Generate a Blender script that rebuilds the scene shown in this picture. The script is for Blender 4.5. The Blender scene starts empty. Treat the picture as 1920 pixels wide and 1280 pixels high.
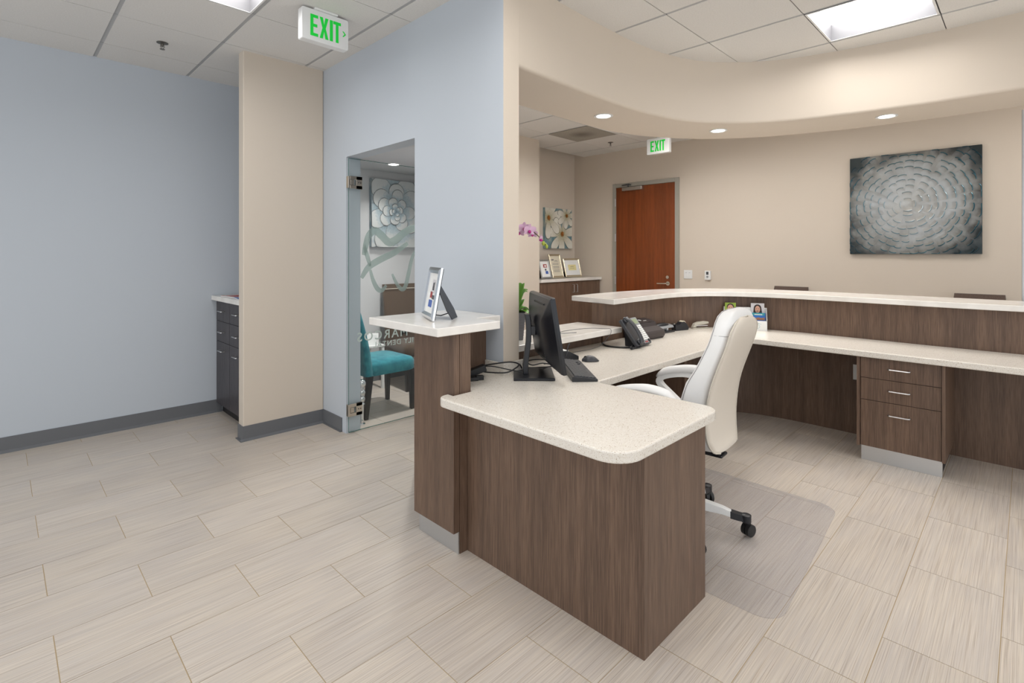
import bpy, bmesh, math, random
from mathutils import Matrix, Vector
PI = math.pi
R = math.radians
random.seed(7)
SC = bpy.context.scene
COL = SC.collection

# ------------------------------------------------------------------ camera, world, exposure
cam = bpy.data.cameras.new('camera')
cam.sensor_width = 36.0
cam.lens = 967.0 / 1920.0 * 36.0
cam.shift_y = -163.0 / 1920.0
cam.clip_start = 0.02
camo = bpy.data.objects.new('camera', cam)
camo.location = (0, 0, 1.375)
camo.rotation_euler = (R(90), 0, R(-45))
COL.objects.link(camo)
SC.camera = camo
SC.view_settings.view_transform = 'Standard'
SC.view_settings.look = 'None'
SC.view_settings.gamma = 1.0
SC.view_settings.use_curve_mapping = False
SC.view_settings.exposure = 0.35
try:
    SC.cycles.use_denoising = True
    SC.cycles.max_bounces = 10
    SC.cycles.transparent_max_bounces = 16
    SC.cycles.sample_clamp_indirect = 4.0
except Exception:
    pass
w = bpy.data.worlds.new('daylight')
w.use_nodes = True
w.node_tree.nodes['Background'].inputs[0].default_value = (0.93, 0.965, 1.0, 1)
w.node_tree.nodes['Background'].inputs[1].default_value = 1.15
SC.world = w
TROFFER_POWER = 11.0      # lens emission
DOWN_POWER = 16.0        # spot watts

# ------------------------------------------------------------------ materials
MATS = {}
def mat(name, color, rough=0.5, metal=0.0, spec=0.5, coat=0.0, emit=None):
    m = bpy.data.materials.new(name)
    m.use_nodes = True
    b = m.node_tree.nodes['Principled BSDF']
    b.inputs['Base Color'].default_value = (*color, 1)
    b.inputs['Roughness'].default_value = rough
    b.inputs['Metallic'].default_value = metal
    b.inputs['Specular IOR Level'].default_value = spec
    b.inputs['Coat Weight'].default_value = coat
    if emit:
        b.inputs['Emission Color'].default_value = (*color, 1)
        b.inputs['Emission Strength'].default_value = emit
    MATS[name] = m
    return m

def nodes(m):
    nt = m.node_tree
    return nt, nt.nodes['Principled BSDF']

def mapped_noise(nt, scale_vec, scale=1.0, detail=3.0, coord='Object', rough=0.5):
    tc = nt.nodes.new('ShaderNodeTexCoord')
    mp = nt.nodes.new('ShaderNodeMapping')
    mp.inputs['Scale'].default_value = scale_vec
    nt.links.new(tc.outputs[coord], mp.inputs[0])
    n = nt.nodes.new('ShaderNodeTexNoise')
    n.inputs['Scale'].default_value = scale
    n.inputs['Detail'].default_value = detail
    n.inputs['Roughness'].default_value = rough
    nt.links.new(mp.outputs[0], n.inputs['Vector'])
    return n, mp

def ramp(nt, fac, stops):
    r = nt.nodes.new('ShaderNodeValToRGB')
    e = r.color_ramp.elements
    while len(e) < len(stops):
        e.new(0.5)
    for i, (p, c) in enumerate(stops):
        e[i].position = p
        e[i].color = (*c, 1)
    nt.links.new(fac, r.inputs[0])
    return r

def mixc(nt, fac, a, b, mode='MIX'):
    m = nt.nodes.new('ShaderNodeMix')
    m.data_type = 'RGBA'
    m.blend_type = mode
    for sock, v in ((m.inputs[0], fac), (m.inputs[6], a), (m.inputs[7], b)):
        if hasattr(v, 'is_linked') or hasattr(v, 'links'):
            nt.links.new(v, sock)
        elif isinstance(v, (int, float)):
            sock.default_value = v
        else:
            sock.default_value = (*v, 1)
    return m.outputs[2]

def bump(nt, b, height, strength=0.1, dist=0.01):
    bp = nt.nodes.new('ShaderNodeBump')
    bp.inputs['Strength'].default_value = strength
    bp.inputs['Distance'].default_value = dist
    nt.links.new(height, bp.inputs['Height'])
    nt.links.new(bp.outputs[0], b.inputs['Normal'])

def wall_paint(name, col):
    m = mat(name, col, 0.62, spec=0.3)
    nt, b = nodes(m)
    n, _ = mapped_noise(nt, (1, 1, 1), 260, 2)
    bump(nt, b, n.outputs[0], 0.06, 0.002)
    return m

def wood(name, dark, mid, light, rough=0.42, axis='Z'):
    m = mat(name, mid, rough, spec=0.4)
    nt, b = nodes(m)
    sc = {'Z': (1, 1, 0.018), 'X': (0.018, 1, 1), 'Y': (1, 0.018, 1)}[axis]
    n1, _ = mapped_noise(nt, sc, 420, 3, rough=0.6)
    sc2 = tuple(s * (1 if s == 1 else 2.0) for s in sc)
    n2, _ = mapped_noise(nt, sc2, 26, 3)
    r1 = ramp(nt, n1.outputs[0], [(0.36, dark), (0.5, mid), (0.66, light)])
    r2 = ramp(nt, n2.outputs[0], [(0.35, (0.82, 0.80, 0.80)), (0.62, (1.10, 1.07, 1.05))])
    out = mixc(nt, 1.0, r1.outputs[0], r2.outputs[0], 'MULTIPLY')
    nt.links.new(out, b.inputs['Base Color'])
    bump(nt, b, n1.outputs[0], 0.08, 0.001)
    return m

wall_paint('paint_blue', (0.515, 0.555, 0.605))
wall_paint('paint_cream', (0.645, 0.565, 0.475))
wall_paint('paint_greige', (0.55, 0.545, 0.55))
wood('laminate', (0.100, 0.062, 0.042), (0.142, 0.090, 0.062), (0.188, 0.123, 0.086))
wood('laminate_dark', (0.030, 0.026, 0.030), (0.052, 0.048, 0.054), (0.095, 0.088, 0.095))
wood('cherry', (0.185, 0.044, 0.010), (0.212, 0.053, 0.013), (0.240, 0.065, 0.017), 0.32)
mat('baseboard_rubber', (0.135, 0.140, 0.150), 0.5)
mat('white_plastic', (0.80, 0.80, 0.79), 0.4)
mat('black_plastic', (0.012, 0.013, 0.017), 0.38)
mat('black_satin', (0.007, 0.008, 0.012), 0.30)
mat('dark_grey_plastic', (0.050, 0.052, 0.060), 0.36)
mat('grey_plastic', (0.30, 0.31, 0.32), 0.4)
mat('brown_plastic', (0.040, 0.030, 0.030), 0.42)
mat('beige_plastic', (0.50, 0.47, 0.40), 0.45)
mat('brushed_steel', (0.62, 0.62, 0.62), 0.28, 1.0)
mat('satin_nickel', (0.62, 0.57, 0.50), 0.25, 1.0)
mat('aged_metal', (0.20, 0.19, 0.17), 0.35, 0.8)
mat('chrome', (0.85, 0.86, 0.88), 0.08, 1.0)
mat('gold_frame', (0.70, 0.64, 0.50), 0.22, 1.0)
mat('grey_frame', (0.36, 0.36, 0.35), 0.35, 0.6)
mat('door_frame_paint', (0.36, 0.34, 0.29), 0.45)
mat('aluminium', (0.48, 0.48, 0.49), 0.4, 0.9)
mat('kick_metal', (0.60, 0.61, 0.62), 0.34, 0.85)
mat('paper', (0.82, 0.82, 0.80), 0.6)
mat('paper_cream', (0.72, 0.66, 0.52), 0.6)
mat('paper_yellow', (0.78, 0.70, 0.36), 0.6)
mat('ink', (0.10, 0.10, 0.11), 0.6)
mat('ink_blue', (0.06, 0.13, 0.42), 0.5)
mat('ink_red', (0.36, 0.05, 0.05), 0.5)
mat('ink_magenta', (0.42, 0.02, 0.20), 0.5)
mat('print_green', (0.30, 0.42, 0.05), 0.5)
mat('print_grey', (0.62, 0.60, 0.62), 0.5)
mat('print_blue', (0.02, 0.14, 0.50), 0.5)
mat('print_teal', (0.04, 0.30, 0.32), 0.5)
mat('print_brown', (0.34, 0.16, 0.08), 0.5)
mat('skin', (0.62, 0.34, 0.24), 0.55)
mat('hair', (0.022, 0.012, 0.010), 0.5)
mat('lcd', (0.30, 0.36, 0.22), 0.3)
mat('screen', (0.01, 0.011, 0.013), 0.12)
mat('exit_green', (0.0, 0.50, 0.035), 0.4, emit=0.28)
mat('rubber_black', (0.010, 0.010, 0.011), 0.5)
mat('leg_black', (0.010, 0.009, 0.010), 0.35)
mat('soil', (0.05, 0.035, 0.02), 0.9)
mat('leaf', (0.10, 0.26, 0.025), 0.35)
mat('stem_brown', (0.10, 0.075, 0.025), 0.5)
mat('bud', (0.36, 0.42, 0.05), 0.45)
mat('orchid', (0.70, 0.46, 0.62), 0.5)
mat('orchid_throat', (0.42, 0.01, 0.20), 0.5)
mat('pot', (0.155, 0.15, 0.155), 0.55)
mat('vent', (0.34, 0.31, 0.27), 0.55)
mat('troffer_darkened', (0.115, 0.113, 0.12), 0.5)  # well sides darkened in colour so the lens light does not blow them out
mat('grid_grey', (0.42, 0.42, 0.42), 0.5)
mat('grid_dark', (0.10, 0.10, 0.10), 0.6)
mat('lens', (1.0, 0.99, 0.97), 0.5, emit=TROFFER_POWER)
mat('downlight_lens', (1.0, 0.96, 0.90), 0.5, emit=9.0)
mat('text_frost', (0.66, 0.72, 0.68), 0.7)

def leather(name, col):
    m = mat(name, col, 0.42, spec=0.5)
    nt, b = nodes(m)
    n, _ = mapped_noise(nt, (1, 1, 1), 420, 2)
    bump(nt, b, n.outputs[0], 0.10, 0.001)
leather('leather_white', (0.78, 0.775, 0.77))
leather('leather_cream', (0.70, 0.635, 0.55))
mat('piping', (0.60, 0.55, 0.47), 0.5)
mat('stitch', (0.30, 0.29, 0.29), 0.7)

def fabric(name, c1, c2, scale=90):
    m = mat(name, c1, 0.85, spec=0.2)
    nt, b = nodes(m)
    n, _ = mapped_noise(nt, (1, 1, 1), scale, 4)
    r = ramp(nt, n.outputs[0], [(0.35, c1), (0.65, c2)])
    nt.links.new(r.outputs[0], b.inputs['Base Color'])
    b.inputs['Sheen Weight'].default_value = 0.35
    bump(nt, b, n.outputs[0], 0.2, 0.002)
fabric('teal_velvet', (0.010, 0.165, 0.215), (0.030, 0.255, 0.300), 24)
fabric('brown_fabric', (0.055, 0.034, 0.022), (0.098, 0.063, 0.040), 160)
fabric('taupe_fabric', (0.090, 0.060, 0.048), (0.125, 0.088, 0.070), 160)

# speckled engineered stone
m = mat('speckled_quartz', (0.72, 0.64, 0.53), 0.22, spec=0.5)
nt, b = nodes(m)
v1, mp1 = mapped_noise(nt, (1, 1, 1), 240, 3, rough=0.6)
v2, _ = mapped_noise(nt, (1, 1, 1), 210, 1)
v3, _ = mapped_noise(nt, (1, 1, 1), 420, 2)
r1 = ramp(nt, v1.outputs[0], [(0.30, (0.655, 0.59, 0.505)), (0.42, (0.75, 0.70, 0.625)), (0.62, (0.795, 0.755, 0.695))])
r2 = ramp(nt, v2.outputs[0], [(0.28, (0.56, 0.46, 0.36)), (0.35, (1, 1, 1))])
r3 = ramp(nt, v3.outputs[0], [(0.30, (0.70, 0.64, 0.58)), (0.38, (1.0, 1.0, 1.0))])
o1 = mixc(nt, 1.0, r1.outputs[0], r2.outputs[0], 'MULTIPLY')
o2 = mixc(nt, 1.0, o1, r3.outputs[0], 'MULTIPLY')
nt.links.new(o2, b.inputs['Base Color'])
m = mat('white_quartz', (0.80, 0.765, 0.715), 0.12, spec=0.5)
nt, b = nodes(m)
n, _ = mapped_noise(nt, (1, 1, 1), 9, 5)
r = ramp(nt, n.outputs[0], [(0.4, (0.77, 0.735, 0.69)), (0.62, (0.83, 0.80, 0.755))])
nt.links.new(r.outputs[0], b.inputs['Base Color'])

# porcelain floor tile with fine linear striation running along X
m = mat('floor_tile', (0.6, 0.55, 0.48), 0.34, spec=0.45)
nt, b = nodes(m)
tcn = nt.nodes.new('ShaderNodeTexCoord')
oi = nt.nodes.new('ShaderNodeObjectInfo')
off = nt.nodes.new('ShaderNodeVectorMath'); off.operation = 'MULTIPLY_ADD'
off.inputs[1].default_value = (9.0, 7.0, 5.0)
cmb = nt.nodes.new('ShaderNodeCombineXYZ')
for i in range(3):
    nt.links.new(oi.outputs['Random'], cmb.inputs[i])
nt.links.new(cmb.outputs[0], off.inputs[0])
nt.links.new(tcn.outputs['Object'], off.inputs[2])
def stri(sx, sy, s, det):
    mp = nt.nodes.new('ShaderNodeMapping'); mp.inputs['Scale'].default_value = (sx, sy, 1)
    nt.links.new(off.outputs[0], mp.inputs[0])
    nn = nt.nodes.new('ShaderNodeTexNoise'); nn.inputs['Scale'].default_value = s
    nn.inputs['Detail'].default_value = det
    nt.links.new(mp.outputs[0], nn.inputs['Vector'])
    return nn.outputs[0]
a1 = stri(0.008, 1.0, 400, 3)
a2 = stri(0.02, 1.0, 130, 2)
a3 = stri(0.6, 1.0, 5, 2)
r1 = ramp(nt, a1, [(0.30, (0.41, 0.348, 0.288)), (0.45, (0.555, 0.495, 0.437)), (0.68, (0.635, 0.58, 0.522))])
r2 = ramp(nt, a2, [(0.35, (0.93, 0.93, 0.94)), (0.65, (1.03, 1.02, 1.0))])
r3 = ramp(nt, a3, [(0.35, (0.96, 0.96, 0.97)), (0.65, (1.03, 1.02, 1.0))])
o = mixc(nt, 1.0, r1.outputs[0], r2.outputs[0], 'MULTIPLY')
o = mixc(nt, 1.0, o, r3.outputs[0], 'MULTIPLY')
rr = ramp(nt, oi.outputs['Random'], [(0.0, (0.95, 0.945, 0.94)), (1.0, (1.03, 1.03, 1.03))])
o = mixc(nt, 1.0, o, rr.outputs[0], 'MULTIPLY')
nt.links.new(o, b.inputs['Base Color'])
bump(nt, b, a1, 0.08, 0.001)
mat('grout', (0.44, 0.335, 0.20), 0.9)

# mineral fibre ceiling tile
m = mat('ceiling_tile', (0.70, 0.68, 0.65), 0.9, spec=0.1)
nt, b = nodes(m)
n, _ = mapped_noise(nt, (1, 1, 1), 120, 3, rough=0.7)
r = ramp(nt, n.outputs[0], [(0.3, (0.68, 0.66, 0.63)), (0.6, (0.74, 0.72, 0.69))])
nt.links.new(r.outputs[0], b.inputs['Base Color'])
bump(nt, b, n.outputs[0], 0.12, 0.002)

def thin_glass(name, tint, refl, extra=None):
    m = bpy.data.materials.new(name); m.use_nodes = True
    nt = m.node_tree
    for n in list(nt.nodes):
        nt.nodes.remove(n)
    out = nt.nodes.new('ShaderNodeOutputMaterial')
    tr = nt.nodes.new('ShaderNodeBsdfTransparent'); tr.inputs[0].default_value = (*tint, 1)
    gl = nt.nodes.new('ShaderNodeBsdfGlossy'); gl.inputs[1].default_value = 0.01 if extra is None else 0.35
    lw = nt.nodes.new('ShaderNodeLayerWeight'); lw.inputs[0].default_value = 0.5
    pw = nt.nodes.new('ShaderNodeMath'); pw.operation = 'POWER'; pw.inputs[1].default_value = 4.5
    mx = nt.nodes.new('ShaderNodeMixShader')
    mu = nt.nodes.new('ShaderNodeMath'); mu.operation = 'MULTIPLY_ADD'; mu.inputs[1].default_value = refl; mu.inputs[2].default_value = .04 * refl
    nt.links.new(lw.outputs['Facing'], pw.inputs[0])
    nt.links.new(pw.outputs[0], mu.inputs[0])
    nt.links.new(mu.outputs[0], mx.inputs[0])
    nt.links.new(tr.outputs[0], mx.inputs[1]); nt.links.new(gl.outputs[0], mx.inputs[2])
    last = mx
    if extra is not None:
        df = nt.nodes.new('ShaderNodeBsdfDiffuse'); df.inputs[0].default_value = (*extra[0], 1)
        m2 = nt.nodes.new('ShaderNodeMixShader'); m2.inputs[0].default_value = extra[1]
        nt.links.new(mx.outputs[0], m2.inputs[1]); nt.links.new(df.outputs[0], m2.inputs[2])
        last = m2
    nt.links.new(last.outputs[0], out.inputs[0])
    MATS[name] = m
thin_glass('door_glass', (0.975, 0.992, 0.986), 0.8)
thin_glass('frosted', (0.90, 0.95, 0.93), 0.3, ((0.52, 0.59, 0.57), 0.42))
thin_glass('mat_vinyl', (0.955, 0.95, 0.955), 0.6, ((0.58, 0.56, 0.57), 0.22))
thin_glass('clear_acrylic', (0.96, 0.97, 0.97), 0.6, ((0.8, 0.8, 0.8), 0.35))

# ------------------------------------------------------------------ mesh builder
class MB:
    def __init__(s):
        s.v = []; s.f = []; s.T = None; s.tip = []
    def add(s, verts, faces):
        o = len(s.v)
        for p in verts:
            p = Vector(p)
            s.v.append(tuple(s.T @ p) if s.T else tuple(p))
        s.f += [tuple(i + o for i in f) for f in faces]
        return s
    def box(s, x0, x1, y0, y1, z0, z1):
        v = [(x, y, z) for z in (z0, z1) for y in (y0, y1) for x in (x0, x1)]
        return s.add(v, [(0, 2, 3, 1), (4, 5, 7, 6), (0, 1, 5, 4), (2, 6, 7, 3), (0, 4, 6, 2), (1, 3, 7, 5)])
    def prism(s, pts, z0, z1):
        n = len(pts)
        v = [(p[0], p[1], z0) for p in pts] + [(p[0], p[1], z1) for p in pts]
        return s.add(v, [tuple(range(n))[::-1], tuple(range(n, 2 * n))] + [(i, (i + 1) % n, n + (i + 1) % n, n + i) for i in range(n)])
    def prism_y(s, pts, y0, y1):      # profile in XZ extruded along Y
        n = len(pts)
        v = [(p[0], y0, p[1]) for p in pts] + [(p[0], y1, p[1]) for p in pts]
        return s.add(v, [tuple(range(n)), tuple(range(n, 2 * n))[::-1]] + [(i, n + i, n + (i + 1) % n, (i + 1) % n) for i in range(n)])
    def prism_x(s, pts, x0, x1):      # profile in YZ extruded along X
        n = len(pts)
        v = [(x0, p[0], p[1]) for p in pts] + [(x1, p[0], p[1]) for p in pts]
        return s.add(v, [tuple(range(n))[::-1], tuple(range(n, 2 * n))] + [(i, (i + 1) % n, n + (i + 1) % n, n + i) for i in range(n)])
    def loft(s, rings, cap=True, closed=False):
        n = len(rings[0]); v = [p for r in rings for p in r]; f = []
        m = len(rings)
        for k in range(m if closed else m - 1):
            for i in range(n):
                a, c = k * n, ((k + 1) % m) * n
                f.append((a + i, a + (i + 1) % n, c + (i + 1) % n, c + i))
        if cap and not closed:
            f += [tuple(range(n))[::-1], tuple(range((m - 1) * n, m * n))]
        return s.add(v, f)
    def sheet(s, grid):               # open grid of points
        m, n = len(grid), len(grid[0])
        return s.add([p for r in grid for p in r], [(k * n + i, k * n + i + 1, (k + 1) * n + i + 1, (k + 1) * n + i) for k in range(m - 1) for i in range(n - 1)])
    def lathe(s, prof, c=(0, 0, 0), n=20, ring=False):
        rings = [[(c[0] + r * math.cos(2 * PI * i / n), c[1] + r * math.sin(2 * PI * i / n), c[2] + z) for i in range(n)] for r, z in prof]
        return s.loft(rings, cap=not ring, closed=ring)
    def tube(s, path, r, n=8, closed=False):
        path = [Vector(p) for p in path]; rings = []
        m = len(path)
        up = None
        for k, p in enumerate(path):
            t = (path[(k + 1) % m] - path[k - 1]) if closed else (path[min(k + 1, m - 1)] - path[max(k - 1, 0)])
            t.normalize()
            if up is None:
                up = Vector((0, 0, 1)) if abs(t.z) < 0.9 else Vector((1, 0, 0))
            a = t.cross(up)
            if a.length < 1e-4:
                a = t.orthogonal()
            a.normalize(); bb = a.cross(t).normalized(); up = bb
            rk = r[k] if isinstance(r, (list, tuple)) else r
            rings.append([tuple(p + a * rk * math.cos(2 * PI * i / n) + bb * rk * math.sin(2 * PI * i / n)) for i in range(n)])
        return s.loft(rings, closed=closed)
    def ball(s, c, rad, nu=14, nv=8):
        rx, ry, rz = rad if isinstance(rad, (list, tuple)) else (rad,) * 3
        rings = []
        for j in range(nv + 1):
            th = -PI / 2 + PI * (j + (0.12 if j == 0 else -0.12 if j == nv else 0)) / nv
            rings.append([(c[0] + rx * math.cos(th) * math.cos(2 * PI * i / nu), c[1] + ry * math.cos(th) * math.sin(2 * PI * i / nu), c[2] + rz * math.sin(th)) for i in range(nu)])
        return s.loft(rings)
    def mesh(s, name):
        me = bpy.data.meshes.new(name)
        me.from_pydata(s.v, [], s.f)
        bm = bmesh.new(); bm.from_mesh(me)
        bmesh.ops.recalc_face_normals(bm, faces=bm.faces)
        bm.to_mesh(me); bm.free()
        if s.tip:
            me.attributes.new('tip', 'FLOAT', 'POINT').data.foreach_set('value', s.tip)
        return me

def obj(name, mb, material, parent=None, smooth=False, bevel=0, world=True, seg=2, mats=None, angle=38):
    """One mesh object. With world=True the builder holds world coordinates and they are brought into the root's frame."""
    me = mb.mesh(name) if isinstance(mb, MB) else mb
    if world and parent is not None:
        rt = parent
        while rt.parent:
            rt = rt.parent
        me.transform(Matrix.Translation(-rt.location))
    if material and not me.materials:
        me.materials.append(MATS[material])
    o = bpy.data.objects.new(name, me)
    COL.objects.link(o)
    if smooth:
        me.polygons.foreach_set('use_smooth', [True] * len(me.polygons))
        me.set_sharp_from_angle(angle=R(angle))
    if parent:
        o.parent = parent
    if bevel:
        bv = o.modifiers.new('bevel', 'BEVEL'); bv.width = bevel; bv.segments = seg
        bv.limit_method = 'ANGLE'; bv.angle_limit = R(40)
    return o

def tag(o, label, cat, group=None):
    o['label'] = label; o['category'] = cat
    if group:
        o['group'] = group
    return o
def thing(name, label, cat, loc=(0, 0, 0), rz=0, group=None):
    o = bpy.data.objects.new(name, None)
    COL.objects.link(o)
    o.empty_display_size = 0.05
    o.location = loc; o.rotation_euler = (0, 0, rz)
    return tag(o, label, cat, group)
def structure(name, mb, material, parent=None, bevel=0, smooth=False, label=None):
    o = obj(name, mb, material, parent, bevel=bevel, smooth=smooth)
    if parent is None:
        o['kind'] = 'structure'
        if label:
            o['label'] = label
    return o

def dup(root, loc, rz=None, label=None, group=None):
    r = root.copy(); COL.objects.link(r); r.location = loc
    if rz is not None:
        r.rotation_euler = (0, 0, rz)
    if label:
        r['label'] = label
    if group:
        r['group'] = group
    for ch in [c for c in root.children]:
        c = ch.copy(); COL.objects.link(c); c.parent = r
        for g in ch.children:
            d = g.copy(); COL.objects.link(d); d.parent = c
    return r

def catmull(P, n=8):
    out = []
    for i in range(len(P) - 1):
        p0, p1, p2, p3 = P[max(i - 1, 0)], P[i], P[i + 1], P[min(i + 2, len(P) - 1)]
        for k in range(n):
            t = k / n
            out.append(tuple(0.5 * ((2 * b) + (c - a) * t + (2 * a - 5 * b + 4 * c - d) * t * t + (3 * b - a - 3 * c + d) * t ** 3) for a, b, c, d in zip(p0, p1, p2, p3)))
    out.append(tuple(P[-1]))
    return out
def offset_path(P, d):
    out = []
    for i, p in enumerate(P):
        a, c = P[max(i - 1, 0)], P[min(i + 1, len(P) - 1)]
        tx, ty = c[0] - a[0], c[1] - a[1]
        l = math.hypot(tx, ty)
        out.append((p[0] - ty / l * d, p[1] + tx / l * d))
    return out
def rounded(P, n=8):                   # polygon with (x, y, radius) corners
    out = []
    m = len(P)
    for i, p in enumerate(P):
        r = p[2] if len(p) > 2 else 0
        q = Vector(p[:2])
        if r <= 0:
            out.append(tuple(q)); continue
        a = (Vector(P[i - 1][:2]) - q).normalized(); c = (Vector(P[(i + 1) % m][:2]) - q).normalized()
        ang = a.angle(c); t = r / math.tan(ang / 2)
        cen = q + (a + c).normalized() * (r / math.sin(ang / 2))
        s0 = q + a * t - cen; s1 = q + c * t - cen
        a0 = math.atan2(s0.y, s0.x); a1 = math.atan2(s1.y, s1.x)
        dl = (a1 - a0 + PI) % (2 * PI) - PI
        for k in range(n + 1):
            th = a0 + dl * k / n
            out.append((cen.x + r * math.cos(th), cen.y + r * math.sin(th)))
    return out

def text_mesh(body, size, align='CENTER', spacing=1.0, extrude=0.0008, offset=0.0):
    cu = bpy.data.curves.new('lettering', 'FONT')
    cu.body = body; cu.size = size; cu.align_x = align; cu.extrude = extrude
    cu.space_character = spacing; cu.offset = offset; cu.resolution_u = 3
    o = bpy.data.objects.new('lettering', cu)
    me = bpy.data.meshes.new_from_object(o)
    bpy.data.objects.remove(o); bpy.data.curves.remove(cu)
    me.name = 'lettering'
    return me

# ------------------------------------------------------------------ the setting
CEIL = 2.88
XB = 6.42
TX, TY = 0.6030, 0.3025
fl = MB().box(-2.5, 6.6, -2.6, 5.3, -0.1, -0.0012)
floor = structure('floor', fl, 'grout', label='pale striated porcelain tile floor in running bond with tan grout')
tm = MB().box(-TX / 2 + 0.0016, TX / 2 - 0.0016, -TY / 2 + 0.0014, TY / 2 - 0.0014, -0.0011, 0.0).mesh('tile')
tm.materials.append(MATS['floor_tile'])
far_tiles = MB()
for j in range(-14, 9):
    yc = 3.093 - 0.302 / 2 - TY * 0 + j * TY
    if yc > 5.15 or yc < -2.4:
        continue
    x0 = 0.1455 if j % 2 == 0 else 0.444
    for i in range(-5, 11):
        xc = x0 + TX * (i + 0.5)
        if xc > 6.6 or xc < -2.3:
            continue
        d, r = (xc + yc) * .7071, (xc - yc) * .7071
        near = d > 0.9 and abs(r) < d * 1.0 + 0.55 and not (xc > 4.9 and yc < 4.4)
        if near:
            t = bpy.data.objects.new('tile', tm); COL.objects.link(t)
            t.location = (xc, yc, 0); t.parent = floor
        else:
            far_tiles.box(xc - TX / 2 + .0013, xc + TX / 2 - .0013, yc - TY / 2 + .0013, yc + TY / 2 - .0013, -.0018, 0)
ft = obj('outer_tiles', far_tiles, 'floor_tile', floor); ft['kind'] = 'stuff'

# ceilings
ceiling = structure('ceiling', MB().box(-2.6, 6.8, -2.7, 5.3, 3.05, 3.10), 'ceiling_tile', label='suspended acoustic tile ceiling with grey grid')
G = 0.61
tmesh = MB().box(-G / 2 + .012, G / 2 - .012, -G / 2 + .003, G / 2 - .003, 0, .02).mesh('ceiling_tile')
tmesh.materials.append(MATS['ceiling_tile'])
bmesh_t = MB().box(-.0125, .0125, -G / 2 + .003, G / 2 - .003, .004, .02).mesh('grid_runner'); bmesh_t.materials.append(MATS['grid_grey'])
bmesh_c = MB().box(-G / 2 + .012, G / 2 - .012, -.0035, .0035, .006, .02).mesh('cross_tee'); bmesh_c.materials.append(MATS['grid_dark'])
TROF = {'f': set(), 'b': set()}
FX, FY = 0.530, 0.385     # front grid origin (lines)
BX, BY = 4.265, 3.635     # back grid origin
troffers_front = [(0, 4), (5, 0), (0, 0), (1, 1), (-3, 3), (3, -3)]  # first two are visible; the others are added out of view as fill
fill_troffers_back = [(1, -4), (1, -7), (0, -2), (1, -2), (-1, -1), (0, -1)]  # all added out of sight to brighten the waiting side and alcove
def place_cell(gx, gy, i, j, key):
    xc, yc = gx + G * (i + .5), gy + G * (j + .5)
    for me, dx, dy in ((tmesh, 0, 0), (bmesh_t, -G / 2, 0), (bmesh_c, 0, -G / 2)):
        if me is tmesh and (i, j) in TROF[key]:
            continue
        o = bpy.data.objects.new(me.name, me); COL.objects.link(o)
        o.location = (xc + dx, yc + dy, CEIL); o.parent = ceiling
TROF['f'] = set(troffers_front); TROF['b'] = set(fill_troffers_back)
for i in range(-5, 8):
    for j in range(-5, 9):
        xc, yc = FX + G * (i + .5), FY + G * (j + .5)
        if xc < 2.1 or (yc < 2.35 and xc < 4.9 and math.hypot(max(0, xc - 3.4), max(0, yc - .95)) < 1.55):
            if yc < 5.2:
                place_cell(FX, FY, i, j, 'f')
for i in range(-4, 4):
    for j in range(-9, 3):
        xc, yc = BX + G * (i + .5), BY + G * (j + .5)
        if xc < 2.2 or yc > 5.0 or xc > 6.7:
            continue
        if yc > 2.25 or xc > 4.75 or math.hypot(max(0, xc - 3.4), max(0, yc - .95)) > 1.5:
            place_cell(BX, BY, i, j, 'b')

# soffit that follows the reception desk
SI = catmull([(1.902, 1.968), (2.4, 1.977), (3.0, 1.98), (3.4, 1.95), (3.72, 1.872), (3.94, 1.757), (4.10, 1.612), (4.25, 1.42), (4.34, 1.22), (4.40, 1.0), (4.45, .78), (4.485, .5), (4.50, .2), (4.50, -.3), (4.5, -1.4)], 6)
SO = catmull([(2.02, 2.47), (2.5, 2.475), (3.0, 2.48), (3.45, 2.475), (3.72, 2.435), (3.96, 2.36), (4.2, 2.23), (4.42, 2.075), (4.61, 1.85), (4.76, 1.6), (4.87, 1.3), (4.95, 1.0), (5.0, .6), (5.02, .2), (5.02, -1.4)], 6)
SB = 2.403
rings = []
rb = 0.022
for (a, o_) in zip(SI, SO):
    a = Vector(a); o_ = Vector(o_); u = (o_ - a).normalized()
    ring = [(a.x, a.y, 2.93)]
    for k in range(5):
        th = (PI / 2) * k / 4
        p = a + u * (rb - rb * math.cos(th)); ring.append((p.x, p.y, SB + rb - rb * math.sin(th)))
    ring += [(o_.x, o_.y, SB), (o_.x, o_.y, 2.93)]
    rings.append(ring)
structure('ceiling_soffit', MB().loft(rings), 'paint_cream', smooth=True, label='curved cream soffit over the reception desk')

def two_tone(o, fn):
    """per-face paint: fn(normal) -> material name"""
    me = o.data
    names = []
    for p in me.polygons:
        nm = fn(p.normal, p.center)
        if nm not in names:
            names.append(nm)
    me.materials.clear()
    for nm in names:
        me.materials.append(MATS[nm])
    for p in me.polygons:
        p.material_index = names.index(fn(p.normal, p.center))

WT = 3.0
structure('wall_left', MB().box(-2.5, 1.96, 5.023, 5.14, 0, WT), 'paint_blue', label='long pale blue wall')
structure('wall_consult', MB().box(1.962, 4.2, 5.03, 5.14, 0, WT), 'paint_greige', label='greige rear wall of the consultation room behind the glass door')
structure('wall_alcove', MB().box(4.202, XB - .002, 5.03, 5.14, 0, WT), 'paint_cream', label='cream alcove wall behind the framed certificates')
structure('wall_back', MB().box(XB, XB + .12, -2.6, 5.14, 0, WT), 'paint_cream', label='cream wall with the wooden door')
wing = structure('wall_wing', MB().box(1.287, 1.899, 4.09, 4.19, 0, WT), 'paint_cream', bevel=.006, label='short cream wing wall beside the blue wall')
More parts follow.
